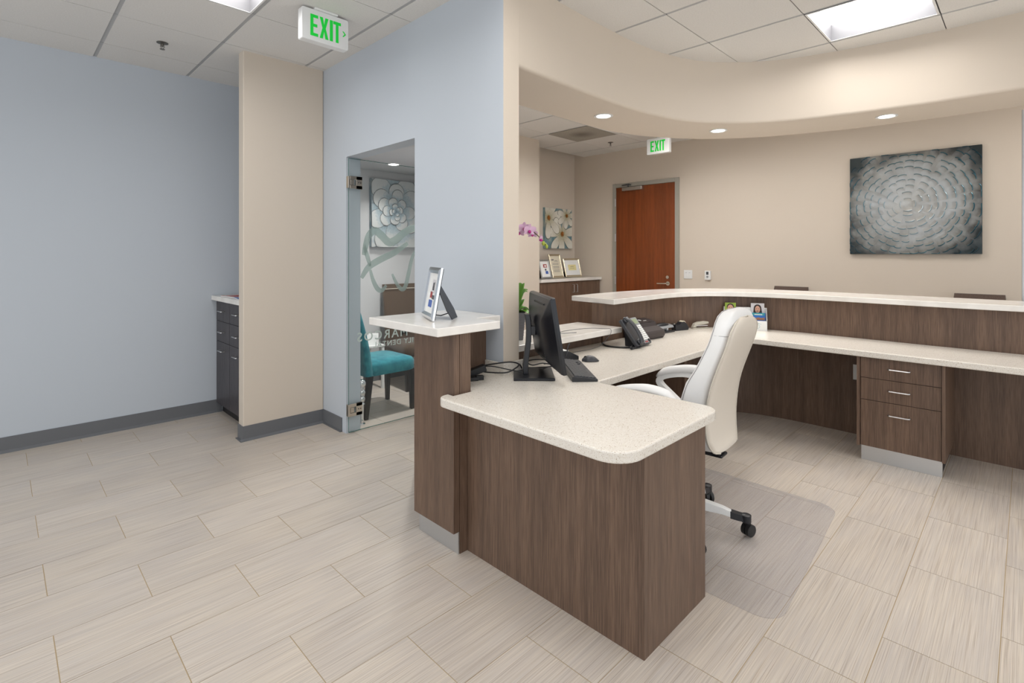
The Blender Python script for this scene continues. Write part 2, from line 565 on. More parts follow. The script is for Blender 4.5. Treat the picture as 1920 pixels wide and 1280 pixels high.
# blue wall with the glass-door opening
HJ0, HJ1, HZ = 2.785, 3.70, 2.124
mb = MB()
prof = [(1.966, 0), (HJ0, 0), (HJ0, HZ), (HJ1, HZ), (HJ1, 0), (4.30, 0), (4.30, WT), (1.966, WT)]
mb.prism_x(prof, 1.901, 2.019)
wc = structure('wall_center', mb, 'paint_blue', label='light blue wall with the glass door opening')
def f(n, c):
    if n.y < -0.5 and c.y < 2.2: return 'paint_cream'
    if n.x > 0.5: return 'paint_greige'
    return 'paint_blue'
two_tone(wc, f)
structure('wall_center_rear', MB().box(1.901, 2.019, 4.302, 5.02, 0, WT), 'paint_blue', label='blue wall behind the wing wall')
# diagonal partition closing the consultation room, then the pillar wall of the alcove
mb = MB().prism([(2.03, 2.50), (2.13, 2.50), (4.30, 4.93), (4.19, 5.02)], 0, WT)
structure('wall_partition', mb, 'paint_greige', label='partition wall of the consultation room')
mb = MB().box(3.96, 5.055, 4.545, 5.02, 0, WT)
structure('wall_pillar', mb, 'paint_cream', label='cream wall bump beside the alcove cabinet')
structure('ceiling_consult', MB().prism([(2.03, 2.62), (4.25, 5.02), (2.03, 5.02)], 2.29, 2.36), 'paint_greige', label='low ceiling of the consultation room')

def base(name, x0, x1, y0, y1, label):
    mb = MB().box(x0, x1, y0, y1, 0.0, 0.108)
    return mb
mb = MB()
mb.prism_x([(5.022, 0), (5.0, 0), (5.001, .004), (5.016, .018), (5.016, .108), (5.022, .108)], -2.5, 1.405)
structure('baseboard_left', mb, 'baseboard_rubber', label='dark grey rubber baseboard along the blue wall')
mb = MB()
mb.box(1.2865, 1.893, 4.083, 4.089, .007, .108).box(1.280, 1.2865, 4.083, 4.19, .007, .108)
mb.prism_x([(4.089, 0), (4.066, 0), (4.067, .004), (4.083, .016), (4.089, .016)], 1.264, 1.893)
mb.box(1.264, 1.286, 4.066, 4.19, 0, .006)
structure('baseboard_wing', mb, 'baseboard_rubber', label='grey baseboard on the wing wall')
mb = MB().box(1.894, 1.9, 3.765, 4.089, .0, .108).box(1.88, 1.9, 3.765, 4.089, 0, .006)
structure('baseboard_center', mb, 'baseboard_rubber', label='short grey baseboard beside the glass door')
structure('baseboard_consult', MB().box(2.02, 4.1, 5.022, 5.029, 0, .108), 'baseboard_rubber', label='grey baseboard in the consultation room')
structure('baseboard_back', MB().box(XB - .008, XB - .001, -2.5, 3.27, 0, .108), 'baseboard_rubber', label='grey baseboard on the back wall')
# aluminium window frame at the right edge of the view
mb = MB().box(5.125, 5.175, -0.06, 0.030, 0, SB - .004)
structure('window_1', mb, 'aluminium', bevel=.004, label='aluminium window frame post beyond the counter')

# ------------------------------------------------------------------ lights
def troffer(x, y, label, group):
    t = thing('ceiling_light', label, 'ceiling light', (x, y, CEIL), 0, group)
    a, c = G / 2 - .0128, G / 2 - .0038
    mb = MB()
    z1 = .125
    mb.box(-a, -a + .012, -c, c, 0, z1).box(a - .012, a, -c, c, 0, z1).box(-a + .012, a - .012, -c, -c + .012, 0, z1).box(-a + .012, a - .012, c - .012, c, 0, z1)
    mb.box(-a, a, -c, c, z1, z1 + .02)
    obj('housing', mb, 'troffer_darkened', t, world=False)
    fr = MB().box(-a, -a + .012, -c, c, -.0015, -.0001).box(a - .012, a, -c, c, -.0015, -.0001).box(-a + .012, a - .012, -c, -c + .012, -.0015, -.0001).box(-a + .012, a - .012, c - .012, c, -.0015, -.0001)
    obj('trim_frame', fr, 'white_plastic', t, world=False)
    i, k = a - .014, c - .014
    obj('lens', MB().box(-i, i, -k, k, z1 - .012, z1 - .002), 'lens', t, world=False)
    return t
TL = {(0, 4): 'square recessed ceiling light cut off at the top above the blue wall',
      (5, 0): 'square recessed ceiling light over the reception desk beside the soffit'}
for c in troffers_front:
    troffer(FX + G * (c[0] + .5), FY + G * (c[1] + .5), TL.get(c, 'unseen ceiling light added outside the view for fill'), 'square recessed ceiling lights')
for c in fill_troffers_back:
    troffer(BX + G * (c[0] + .5), BY + G * (c[1] + .5), 'unseen ceiling light added to brighten the waiting side and alcove', 'square recessed ceiling lights')

def downlight(x, y, z, label, power=DOWN_POWER, col=(1, .95, .90)):
    t = thing('downlight', label, 'downlight', (x, y, z), 0, 'round recessed downlights')
    mb = MB().lathe([(.052, 0.0), (.068, 0.0), (.070, -.004), (.066, -.006), (.052, -.004)], n=28, ring=True)
    obj('trim_ring', mb, 'white_plastic', t, world=False, smooth=True)
    mb = MB().lathe([(.0, -.002), (.051, -.002), (.051, -.0005), (.0, -.0005)], n=28)
    obj('lens', mb, 'downlight_lens', t, world=False)
    l = bpy.data.lights.new('downlight_beam', 'SPOT'); l.energy = power; l.spot_size = R(125); l.spot_blend = .8
    l.shadow_soft_size = .05; l.color = col
    lo = bpy.data.objects.new('downlight_beam', l); COL.objects.link(lo)
    lo.parent = t; lo.location = (0, 0, -.03)
downlight(3.185, 2.225, SB, 'round downlight in the soffit nearest the blue wall')
downlight(4.235, 1.815, SB, 'middle round downlight in the soffit, beyond the exit sign')
downlight(4.68, .742, SB, 'round downlight in the soffit nearest the silver wall art')
downlight(2.85, 4.55, 2.29, 'round downlight seen through the glass door', 22, (1, .97, .95))
downlight(2.75, 3.85, 2.29, 'unseen downlight added to brighten the consultation room', 85, (1, .97, .95))  # added lamp, out of sight, lifts the dim consultation room

# ------------------------------------------------------------------ doors
d1 = obj('door_1', MB().box(1.912, 2.815, 3.680, 3.690, .012, 2.112), 'door_glass')
d1['kind'] = 'structure'; d1['label'] = 'open frameless glass door with frosted tooth logo'
d1.data.materials.clear(); d1.data.materials.append(MATS['door_glass'])
mb = MB().box(1.9112, 1.9118, 3.681, 3.689, .012, 2.112)
mb2 = MB().box(1.912, 2.815, 3.681, 3.689, .0085, .0118).box(1.912, 2.815, 3.681, 3.689, 2.1122, 2.1155)
mat('glass_edge', (0.06, 0.16, 0.13), 0.2)
obj('glass_edge', mb, 'glass_edge', d1); obj('glass_edge', mb2, 'glass_edge', d1)
for zc in (1.93, .18):
    mb = MB().box(1.915, 2.018, 3.667, 3.6795, zc - .048, zc - .022).box(1.915, 2.018, 3.667, 3.6795, zc + .022, zc + .048)
    mb.box(1.966, 2.018, 3.667, 3.6795, zc - .048, zc + .048)
    mb.box(1.899, 1.915, 3.664, 3.698, zc - .045, zc + .045).box(1.92, 1.95, 3.669, 3.678, zc - .02, zc + .02)
    h = obj('hinge', mb, 'satin_nickel', d1, bevel=.002)
    s = MB()
    for dx in (1.985, 2.003):
        s.lathe([(.004, 0), (.004, .002)], n=8)
        for k in range(len(s.v) - 16, len(s.v)):
            x, y, z = s.v[k]; s.v[k] = (dx + x, 3.667 - z, zc + y)
    obj('screw', s, 'dark_grey_plastic', h)
# frosted lettering facing into the consultation room
TM = Matrix.Translation((0, 0, 0)) @ Matrix.Rotation(PI, 4, 'Z') @ Matrix.Rotation(R(90), 4, 'X')
def door_text(body, size, x, z, sp, off):
    me = text_mesh(body, size, 'LEFT', sp, .0006, off)
    me.transform(Matrix.Translation((x, 3.6918, z)) @ TM)
    o = obj('lettering', me, 'text_frost', d1, world=False)
    return o
door_text('MARCOS', .100, 2.452, .695, 1.25, .001)
door_text('FAMILY DENTAL', .060, 2.640, .632, 1.20, .0008)
def ribbon(mb, pts, wd, y):
    P = catmull(pts, 6)
    n = len(P)
    rings = []
    for k in range(n):
        a, c = Vector(P[max(k - 1, 0)]), Vector(P[min(k + 1, n - 1)]); t = (c - a).normalized(); nn = Vector((-t.y, t.x))
        w_ = wd * (0.25 + .75 * math.sin(PI * (.06 + .86 * k / (n - 1))) ** .7)
        p, q = Vector(P[k]) - nn * w_ / 2, Vector(P[k]) + nn * w_ / 2
        rings.append([(p.x, y, p.y), (q.x, y, q.y), (q.x, y + .0012, q.y), (p.x, y + .0012, p.y)])
    mb.loft(rings)
mb = MB()
Yg = 3.6916
ribbon(mb, [(2.045, 1.37), (2.055, 1.42), (2.085, 1.52), (2.14, 1.565), (2.20, 1.53), (2.27, 1.475), (2.34, 1.50), (2.42, 1.56), (2.52, 1.60), (2.60, 1.56), (2.64, 1.47)], .065, Yg)
ribbon(mb, [(2.045, 1.45), (2.075, 1.36), (2.10, 1.28)], .035, Yg)
ribbon(mb, [(2.10, 1.255), (2.125, 1.17), (2.165, 1.10), (2.205, 1.085), (2.245, 1.125)], .038, Yg)
ribbon(mb, [(2.30, 1.215), (2.345, 1.13), (2.395, 1.085), (2.43, 1.115), (2.46, 1.22), (2.50, 1.36), (2.58, 1.46)], .038, Yg)
ribbon(mb, [(2.025, 1.19), (2.08, 1.27), (2.18, 1.33), (2.32, 1.39), (2.45, 1.47)], .055, Yg)
obj('tooth_emblem', mb, 'frosted', d1)
# chrome stop behind the door
t = thing('door_stop', 'short chrome post of stacked balls behind the glass door hinge', 'door stop', (2.085, 3.80, 0))
mb = MB().lathe([(.030, 0), (.030, .012), (.016, .02), (.016, .16), (.026, .17), (.014, .185)], n=16)
mb.ball((0, 0, .21), .028).ball((0, 0, .262), .030).ball((0, 0, .335), .034)
mb.lathe([(.018, .28), (.018, .315)], n=12)
obj('post', mb, 'chrome', t, world=False, smooth=True)

# wooden door in the back wall
DY0, DY1, DZ = 3.325, 4.250, 2.345
mb = MB()
X0 = XB - .030
mb.box(X0, XB - .001, DY0 - .055, DY0, 0, DZ + .055).box(X0, XB - .001, DY1, DY1 + .055, 0, DZ + .055).box(X0, XB - .001, DY0, DY1, DZ, DZ + .055)
d2 = structure('door_2', mb, 'door_frame_paint', bevel=.003, label='cherry wood flush door in a taupe frame')
leaf = obj('leaf', MB().box(XB - .018, XB - .001, DY0 + .003, DY1 - .003, .01, DZ - .003), 'cherry', d2)
mb = MB()
yy = 3.43
mb.tube([(XB - .019, yy, .985), (XB - .022, yy, .985)], .028, 16)
mb.tube([(XB - .022, yy, .985), (XB - .055, yy, .985)], .010, 10)
mb.tube([(XB - .055, yy, .985), (XB - .06, yy + .02, .985), (XB - .06, yy + .14, .982)], .010, 10)
obj('lever_handle', mb, 'satin_nickel', d2, smooth=True)
obj('deadbolt', MB().tube([(XB - .019, yy, 1.07), (XB - .034, yy, 1.07)], .022, 16), 'satin_nickel', d2, smooth=True)
mb = MB().box(XB - .075, XB - .019, 3.80, 4.12, 2.285, 2.335)
cl = obj('door_closer', mb, 'brushed_steel', d2, bevel=.006)
mb = MB().tube([(XB - .05, 4.03, 2.338), (XB - .05, 4.03, 2.36)], .012, 10).box(XB - .062, XB - .05, 3.98, 4.13, 2.362, 2.372)
mb.tube([(XB - .06, 4.12, 2.366), (XB - .03, 4.02, 2.38)], .008, 8)
obj('closer_arm', mb, 'dark_grey_plastic', cl)
for z in (2.13, 1.62, 1.0, .25):
    obj('hinge', MB().tube([(XB - .036, DY1 + .002, z - .055), (XB - .036, DY1 + .002, z + .055)], .008, 8), 'brushed_steel', d2)

# ------------------------------------------------------------------ reception desk
PP = catmull([(3.12, 2.2), (3.6, 2.2), (4.0, 2.185), (4.3, 2.085), (4.52, 1.89), (4.635, 1.65), (4.67, 1.35), (4.66, .9), (4.64, .4), (4.64, -.1), (4.66, -1.0)], 7)
PO = offset_path(PP, .10)
PP[0] = (3.143, 2.2)
PO[0] = (3.143, 2.3)
T = .737
TH = .040
# speckled worktop, one continuous slab
back = [(x - .003, y - .004) for x, y in PP][::-1]
wp = rounded([(1.395, .898, .105), (2.130, .898, .075), (2.130, 1.53, .03), (4.06, 1.53, .03), (4.06, -1.0)] + back +
             [(3.10, 2.196), (2.036, 2.196), (2.036, 1.955), (1.892, 1.955), (1.892, 2.090), (1.580, 2.090), (1.580, 1.838), (1.463, 1.838), (1.463, 1.878), (1.395, 1.878, .05)])
ws = thing('worktop', 'continuous beige speckled stone worktop running round inside the desk', 'worktop', (2.5, 1.6, T - TH))
obj('slab', MB().prism(wp, T - TH, T), 'speckled_quartz', ws, bevel=.006, seg=2)
mb = MB().box(1.880, 2.034, 1.944, 1.954, T + .0005, T + .066).box(1.880, 1.890, 1.954, 2.088, T + .0005, T + .066)
obj('backsplash', mb, 'speckled_quartz', ws)
# curved wood front carrying the counter
dp = thing('reception_desk_front', 'long curved brown wood-grain desk front under the white counter', 'desk panel', (4.0, 2.2, 0))
poly = PP + PO[::-1]
obj('curved_panel', MB().prism(poly, 0, 1.013), 'laminate', dp, smooth=True, angle=30)
mb = MB().box(2.036, 3.118, 2.20, 2.27, 0, .821)
obj('straight_panel', mb, 'laminate', dp)
mb = MB().box(3.25, 3.285, 1.62, 2.195, 0, T - TH - .002)
obj('support_panel', mb, 'laminate', dp)
# white upper counter
IN = catmull([(3.135, 2.10), (3.6, 2.112), (3.95, 2.105), (4.2, 2.045), (4.4, 1.90), (4.53, 1.67), (4.585, 1.38), (4.575, .9), (4.55, .4), (4.555, -.1), (4.57, -1.0)], 7)
OU = catmull([(3.19, 2.53), (3.6, 2.54), (4.0, 2.51), (4.4, 2.42), (4.68, 2.28), (4.88, 2.07), (5.02, 1.8), (5.085, 1.5), (5.09, 1.0), (5.07, .5), (5.045, 0), (5.02, -1.0)], 7)
uc = thing('transaction_counter', 'long curved white stone counter on top of the wooden desk front', 'counter', (4.0, 2.3, 1.014))
obj('slab', MB().prism(IN + OU[::-1], 1.014, 1.052), 'white_quartz', uc, bevel=.004)
sh = thing('writing_shelf', 'low white stone shelf between the blue wall and the curved counter', 'counter', (2.6, 2.2, .822))
obj('slab', MB().box(2.036, 3.14, 2.035, 2.432, .822, .86), 'white_quartz', sh, bevel=.004)
# post with the white ledge
po = thing('desk_post', 'brown wood-grain desk post under the white ledge', 'desk panel', (1.52, 2.0, 0))
obj('post', MB().box(1.506, 1.571, 1.845, 2.157, 0, 1.013), 'laminate', po)
obj('front_panel', MB().box(1.470, 1.504, 1.845, 2.158, .102, 1.013), 'laminate', po, bevel=.0015)
obj('kick_plate', MB().box(1.499, 1.505, 1.848, 2.155, 0, .102), 'kick_metal', po)
obj('filler_panel', MB().box(1.573, 1.899, 2.100, 2.157, 0, 1.013), 'laminate', po)
lg = thing('ledge', 'white stone ledge beside the blue wall holding the silver photo frame', 'counter', (1.6, 2.1, 1.014))
obj('slab', MB().prism([(1.357, 1.815), (1.735, 1.815), (1.735, 1.985), (1.899, 1.985), (1.899, 2.40), (1.357, 2.40)], 1.014, 1.052), 'white_quartz', lg, bevel=.004)
# end cabinet of the worktop nearest the camera
en = thing('desk_end', 'brown wood-grain end panel of the desk facing the room', 'desk panel', (1.78, 1.3, 0))
obj('front_panel', MB().box(1.550, 1.575, .917, 1.843, 0, T - TH), 'laminate', en, bevel=.001)
obj('side_panel', MB().box(1.5755, 2.016, .917, .942, 0, T - TH), 'laminate', en, bevel=.001)
obj('inner_panel', MB().box(1.5755, 1.60, .943, 1.843, 0, T - TH), 'laminate', en)

def handle(mb, p, d, length, out, r=.0045):
    """bow handle centred at p along unit vector d, standing off by vector out"""
    p = Vector(p); d = Vector(d); out = Vector(out)
    a, c = p - d * length / 2, p + d * length / 2
    mb.tube([a, a + out * .8, a + out + d * .006, c + out - d * .006, c + out * .8, c], r, 8)
    return mb
# drawer pedestal
pd = thing('drawer_pedestal', 'brown three-drawer pedestal under the right-hand worktop', 'cabinet', (4.36, .58, 0))
obj('carcass', MB().box(4.116, 4.635, .372, .794, .10, T - TH - .002), 'laminate', pd)
obj('side_panel', MB().box(4.085, 4.635, .795, .812, .10, T - TH - .002), 'laminate', pd)
obj('side_panel', MB().box(4.085, 4.635, .354, .371, .10, T - TH - .002), 'laminate', pd)
obj('kick_plate', MB().box(4.125, 4.14, .372, .794, 0, .10), 'kick_metal', pd)
obj('kick_base', MB().box(4.141, 4.62, .380, .786, 0, .0995), 'rubber_black', pd)
zs = [(.558, .694), (.412, .555), (.103, .409)]
for z0, z1 in zs:
    dr = obj('drawer', MB().box(4.097, 4.115, .3735, .7925, z0, z1), 'laminate', pd, bevel=.001)
    hz = z1 - .063 if z1 - z0 < .2 else z1 - .075
    obj('handle', handle(MB(), (4.097, .583, hz), (0, 1, 0), .11, (-.03, 0, 0)), 'brushed_steel', dr, smooth=True)
# outlet on the inside of the desk front
ou = thing('outlet', 'white wall outlet on the dark desk front beside the drawers', 'outlet', (4.653, .912, .475))
obj('plate', MB().box(-.006, 0, -.036, .036, -.058, .058), 'white_plastic', ou, bevel=.002, world=False)
mb = MB().box(-.009, -.0062, -.018, .018, .008, .042).box(-.009, -.0062, -.018, .018, -.042, -.008)
obj('socket', mb, 'white_plastic', ou, bevel=.002, world=False)

# ------------------------------------------------------------------ left cabinets in the blue alcove
def left_unit(yc, wd, label):
    c = thing('base_cabinet', label, 'cabinet', (1.36, yc, 0), 0, 'dark cabinets in the blue alcove')
    obj('carcass', MB().box(.019, .50, -wd / 2, wd / 2, .085, .980), 'laminate_dark', c, world=False)
    obj('kick_plate', MB().box(.050, .060, -wd / 2, wd / 2, 0, .085), 'rubber_black', c, world=False)
    for z0, z1, nm in ((.805, .978, 'drawer'), (.630, .802, 'drawer'), (.088, .627, 'door')):
        dd = obj(nm, MB().box(0, .018, -wd / 2 + .0015, wd / 2 - .0015, z0, z1), 'laminate_dark', c, bevel=.001, world=False)
        hz = z1 - .085 if nm == 'drawer' else z1 - .07
        obj('handle', handle(MB(), (0, 0, hz), (0, 1, 0), .10, (-.03, 0, 0), .0042), 'brushed_steel', dd, smooth=True, world=False)
left_unit(4.830, .36, 'dark wood-grain cabinet against the long blue wall')
left_unit(4.452, .39, 'dark wood-grain cabinet half hidden by the cream wing wall')
ct = thing('countertop', 'white stone countertop on the dark cabinets in the blue alcove', 'counter', (1.6, 4.6, .981))
obj('slab', MB().box(1.322, 1.898, 4.192, 5.018, .981, 1.020), 'white_quartz', ct, bevel=.003)
def magazine(x, y, z, rz, mat_, label, band):
    t = thing('magazine', label, 'magazine', (x, y, z), rz, 'magazines on the white alcove counter')
    obj('pages', MB().box(-.10, .10, -.135, .135, 0, .006), 'paper', t, world=False)
    obj('cover', MB().box(-.1005, .1005, -.1355, .1355, .0061, .007), mat_, t, world=False)
    obj('masthead', MB().box(-.09, .09, .085, .120, .0071, .0075), band, t, world=False)
magazine(1.47, 4.72, 1.0205, .2, 'ink_red', 'red magazine on the white alcove counter', 'paper')
magazine(1.45, 4.44, 1.0205, -.15, 'ink_blue', 'blue magazine on the white alcove counter next to the wing wall', 'paper')

# ------------------------------------------------------------------ alcove cabinet with the certificates
c = thing('credenza', 'brown wood-grain cabinet with two doors in the alcove by the wooden door', 'cabinet', (5.73, 4.55, 0))
obj('carcass', MB().box(5.058, 6.405, 4.549, 5.025, .09, 1.0), 'laminate', c)
obj('kick_plate', MB().box(5.07, 6.395, 4.60, 4.62, 0, .09), 'kick_metal', c)
for x0, x1, hx in ((5.060, 5.770, 5.735), (5.774, 6.385, 5.812)):
    dd = obj('door', MB().box(x0, x1, 4.530, 4.548, .095, .995), 'laminate', c, bevel=.001)
    obj('handle', handle(MB(), (hx, 4.530, .90), (0, 0, 1), .11, (0, -.03, 0)), 'brushed_steel', dd, smooth=True)
ct = thing('countertop', 'white stone top of the alcove cabinet carrying three frames', 'counter', (5.73, 4.75, 1.002))
obj('slab', MB().box(5.058, 6.415, 4.512, 5.027, 1.002, 1.040), 'white_quartz', ct, bevel=.003)

def photo_frame(name, label, loc, rz, wd, ht, bar, fmat, tilt, paper, prints, easel=True, matw=.02, group=None, skew=0.0):
    """stands on z=loc.z, faces local -Y, leans back"""
    t = thing(name, label, 'photo frame', loc, rz, group)
    M = Matrix.Translation((0, 0, .012 * math.sin(tilt))) @ Matrix.Rotation(-tilt, 4, 'X')
    mb = MB(); mb.T = M
    def sect(p, q, r, s_):
        pass
    d = .018
    # mitred bars with a raised inner lip
    o = [(-wd / 2, 0), (wd / 2, 0), (wd / 2, ht), (-wd / 2, ht)]
    i = [(-wd / 2 + bar, bar), (wd / 2 - bar, bar), (wd / 2 - bar, ht - bar), (-wd / 2 + bar, ht - bar)]
    mids = [((a[0] * .5 + b[0] * .5), (a[1] * .5 + b[1] * .5)) for a, b in zip(o, i)]
    for k in range(4):
        l = (k + 1) % 4
        ringA = [(o[k][0], 0, o[k][1]), (o[k][0], -d * .6, o[k][1]), (mids[k][0], -d, mids[k][1]), (i[k][0], -d * .55, i[k][1]), (i[k][0], 0, i[k][1])]
        ringB = [(o[l][0], 0, o[l][1]), (o[l][0], -d * .6, o[l][1]), (mids[l][0], -d, mids[l][1]), (i[l][0], -d * .55, i[l][1]), (i[l][0], 0, i[l][1])]
        mb.loft([ringA, ringB], cap=False)
    obj('moulding', mb, fmat, t, world=False)
    mb = MB(); mb.T = M
    mb.box(-wd / 2 + .003, wd / 2 - .003, .0005, .004, .003, ht - .003)
    obj('back_board', mb, 'black_plastic', t, world=False)
    mb = MB(); mb.T = M
    mb.box(-wd / 2 + bar, wd / 2 - bar, -.004, 0, bar, ht - bar)
    pg = obj('paper', mb, paper, t, world=False)
    lines_ = MB(); lines_.T = M
    many = sum(1 for p_ in prints if p_[4] == 'ink') > 3
    for x0, x1, z0, z1, mm in prints:
        q = lines_ if (many and mm == 'ink') else MB()
        q.T = M
        q.box(x0 * wd, x1 * wd, -.0048 - (.0006 if mm == 'paper' else 0), -.0042, z0 * ht, z1 * ht)
        if q is not lines_:
            obj('print', q, mm, pg, world=False)
    if lines_.v:
        o = obj('lettering', lines_, 'ink', pg, world=False); o['kind'] = 'stuff'
    if easel:
        ang = tilt + R(28)
        L = ht * .66
        base_y = ht * .72 * math.sin(tilt) + L * math.sin(R(28))
        top = Vector((0, ht * .72 * math.sin(tilt) + .006, ht * .72 * math.cos(tilt)))
        foot = Vector((0, top.y + top.z * math.tan(R(27)), 0.0))
        hw = wd * .20
        a = [(-hw * .55, top.y, top.z), (hw * .55, top.y, top.z), (hw * 1.3, (top.y + foot.y * 3) / 4, top.z / 4), (hw, foot.y, .001), (-hw, foot.y, .001), (-hw * 1.3, (top.y + foot.y * 3) / 4, top.z / 4)]
        Rz = Matrix.Translation(top) @ Matrix.Rotation(skew, 4, 'Z') @ Matrix.Translation(-top)
        a = [tuple(Rz @ Vector(p)) for p in a]
        foot = Rz @ foot
        n = 6
        mb = MB().add(a + [(p[0], p[1] + .004, p[2] + .002) for p in a], [tuple(range(n)), tuple(range(n, 2 * n))[::-1]] + [(k, n + k, n + (k + 1) % n, (k + 1) % n) for k in range(n)])
        es = obj('easel_leg', mb, 'black_satin', t, world=False)
        lo = Vector((0, .05 * ht * math.sin(tilt) + .006, .09 * ht))
        hi = top.lerp(foot, .82)
        obj('easel_strap', MB().tube([lo, (lo + hi) / 2 + Vector((0, 0, -.012)), hi], .003, 6), 'black_satin', es, world=False)
    return t
lines = [(-.26, .26, z, z + .012, 'ink') for z in (.25, .29, .33, .40, .44, .48, .56, .60)] + [(-.30, -.10, .74, .78, 'ink'), (-.05, .2, .72, .735, 'ink'), (-.1, .25, .68, .69, 'ink')]
photo_frame('certificate_frame', 'small grey upright certificate frame on the white alcove cabinet, cut by the wall', (5.375, 4.70, 1.0405), 0, .215, .265, .022, 'grey_frame', R(14), 'paper',
            [(-.12, .22, .58, .76, 'ink_red'), (-.02, .12, .42, .52, 'ink'), (.0, .26, .24, .40, 'ink_blue'), (-.02, .16, .62, .71, 'paper')])
photo_frame('certificate_frame', 'tall champagne certificate frame in the middle on the white alcove cabinet', (5.665, 4.735, 1.0405), R(4), .275, .345, .026, 'gold_frame', R(14), 'paper_cream', lines)
photo_frame('certificate_frame', 'wide champagne certificate frame with a yellow slip on the white alcove cabinet', (6.06, 4.765, 1.0405), R(-3), .36, .28, .026, 'gold_frame', R(14), 'paper',
            [(-.24, .24, .36, .66, 'paper_yellow'), (-.1, .1, .54, .57, 'ink'), (-.14, .12, .46, .48, 'ink')])
# silver photo frame on the ledge
photo_frame('photo_frame', 'silver mirrored photo frame leaning on the white ledge by the blue wall', (1.535, 2.125, 1.0525), math.atan2(.879, .477) + PI + R(5), .245, .258, .030, 'chrome', R(10), 'paper',
            [(-.10, .16, .50, .76, 'print_grey'), (-.16, .02, .40, .52, 'ink_red'), (-.2, .1, .22, .36, 'ink_blue'), (.02, .2, .38, .46, 'ink'), (-.05, .1, .55, .70, 'ink')], skew=R(-30))

# ------------------------------------------------------------------ wall art
def canvas_grad(name, stops, rough, metal, cx, cz, sx, sz):
    m = mat(name, (0.5, 0.5, 0.5), rough, metal)
    nt, b = nodes(m)
    tc = nt.nodes.new('ShaderNodeTexCoord')
    mp = nt.nodes.new('ShaderNodeMapping'); mp.vector_type = 'POINT'
    mp.inputs['Scale'].default_value = (sx, sx, sz)
    mp.inputs['Location'].default_value = (0, 0, cz)
    nt.links.new(tc.outputs['Object'], mp.inputs[0])
    ln = nt.nodes.new('ShaderNodeVectorMath'); ln.operation = 'LENGTH'
    nt.links.new(mp.outputs[0], ln.inputs[0])
    n, _ = mapped_noise(nt, (1, 1, 1), 7, 3)
    ma = nt.nodes.new('ShaderNodeMath'); ma.operation = 'MULTIPLY_ADD'; ma.inputs[1].default_value = .5; 
    nt.links.new(n.outputs[0], ma.inputs[0]); nt.links.new(ln.outputs['Value'], ma.inputs[2])
    r = ramp(nt, ma.outputs[0], stops)
    nt.links.new(r.outputs[0], b.inputs['Base Color'])
    return m
canvas_grad('art_silver', [(0.25, (0.47, 0.47, 0.45)), (0.55, (0.41, 0.42, 0.42)), (0.76, (0.27, 0.27, 0.255)), (0.90, (0.10, 0.10, 0.095)), (1.05, (0.025, 0.035, 0.038))], 0.30, 0.5, 0, 0, 1.15, 1.15)
canvas_grad('art_teal', [(0.2, (0.50, 0.52, 0.52)), (0.5, (0.28, 0.38, 0.42)), (0.8, (0.04, 0.14, 0.18)), (1.05, (0.01, 0.04, 0.06))], 0.25, 0.35, 0, 0, 1.15, 1.15)
mat('canvas_edge', (0.03, 0.035, 0.038), 0.5)
AW, AH = 1.03, 1.0
ar = thing('wall_art', 'large square silver and teal textured canvas on the cream back wall', 'painting', (XB - .002, .812, 1.882))
obj('canvas', MB().box(-.038, 0, -AW / 2, AW / 2, -AH / 2, AH / 2), 'art_silver', ar, world=False)
mb = MB().box(-.0375, -.001, -AW / 2 - .002, -AW / 2, -AH / 2, AH / 2).box(-.0375, -.001, AW / 2, AW / 2 + .002, -AH / 2, AH / 2).box(-.0375, -.001, -AW / 2, AW / 2, AH / 2, AH / 2 + .002).box(-.0375, -.001, -AW / 2, AW / 2, -AH / 2 - .002, -AH / 2)
obj('edge', mb, 'canvas_edge', ar, world=False)
pads = MB(); ridges = MB()
rng = random.Random(3)
ringR = 0.016
ring_i = 0
cx, cz = .03, -.01
while ringR < .72:
    nst = max(4, int(2 * PI * ringR / .078))
    for k in range(nst):
        th = 2 * PI * (k + .5 * (ring_i % 2)) / nst + rng.uniform(-.07, .07)
        rr_ = ringR + rng.uniform(-.010, .010)
        w2 = .034 * rng.uniform(.85, 1.15); l2 = .040
        cy_, cz_ = cx + rr_ * math.cos(th), cz + rr_ * math.sin(th)
        if abs(cy_) > AW / 2 - .02 or abs(cz_) > AH / 2 - .02:
            continue
        ct_, st_ = math.cos(th), math.sin(th)
        def P(a, c_, h):
            y, z = cy_ + a * ct_ - c_ * st_, cz_ + a * st_ + c_ * ct_
            return (-.038 - h, max(-AW / 2 + .002, min(AW / 2 - .002, y)), max(-AH / 2 + .002, min(AH / 2 - .002, z)))
        # dab: wedge rising outwards to a curled ridge
        g = []
        for u, hh in ((-l2, .0004), (0, .002), (l2 * .75, .005), (l2, .009)):
            bow = .006 if u > 0 else 0
            g.append([P(u - bow, -w2, hh), P(u, -w2 * .5, hh * .8), P(u + bow * .3, 0, hh * .75), P(u, w2 * .5, hh * .8), P(u - bow, w2, hh)])
        pads.sheet(g)
        edge = [P(l2 - .006, -w2, .006), P(l2 + .001, -w2 * .5, .009), P(l2 + .002, 0, .009), P(l2 + .001, w2 * .5, .009), P(l2 - .006, w2, .006)]
        ridges.tube(edge, .0042, 5)
    ringR += .062
    ring_i += 1
o = obj('brush_dabs', pads, 'art_silver', ar, world=False, smooth=True); o['kind'] = 'stuff'
o = obj('paint_ridges', ridges, 'art_teal', ar, world=False, smooth=True); o['kind'] = 'stuff'

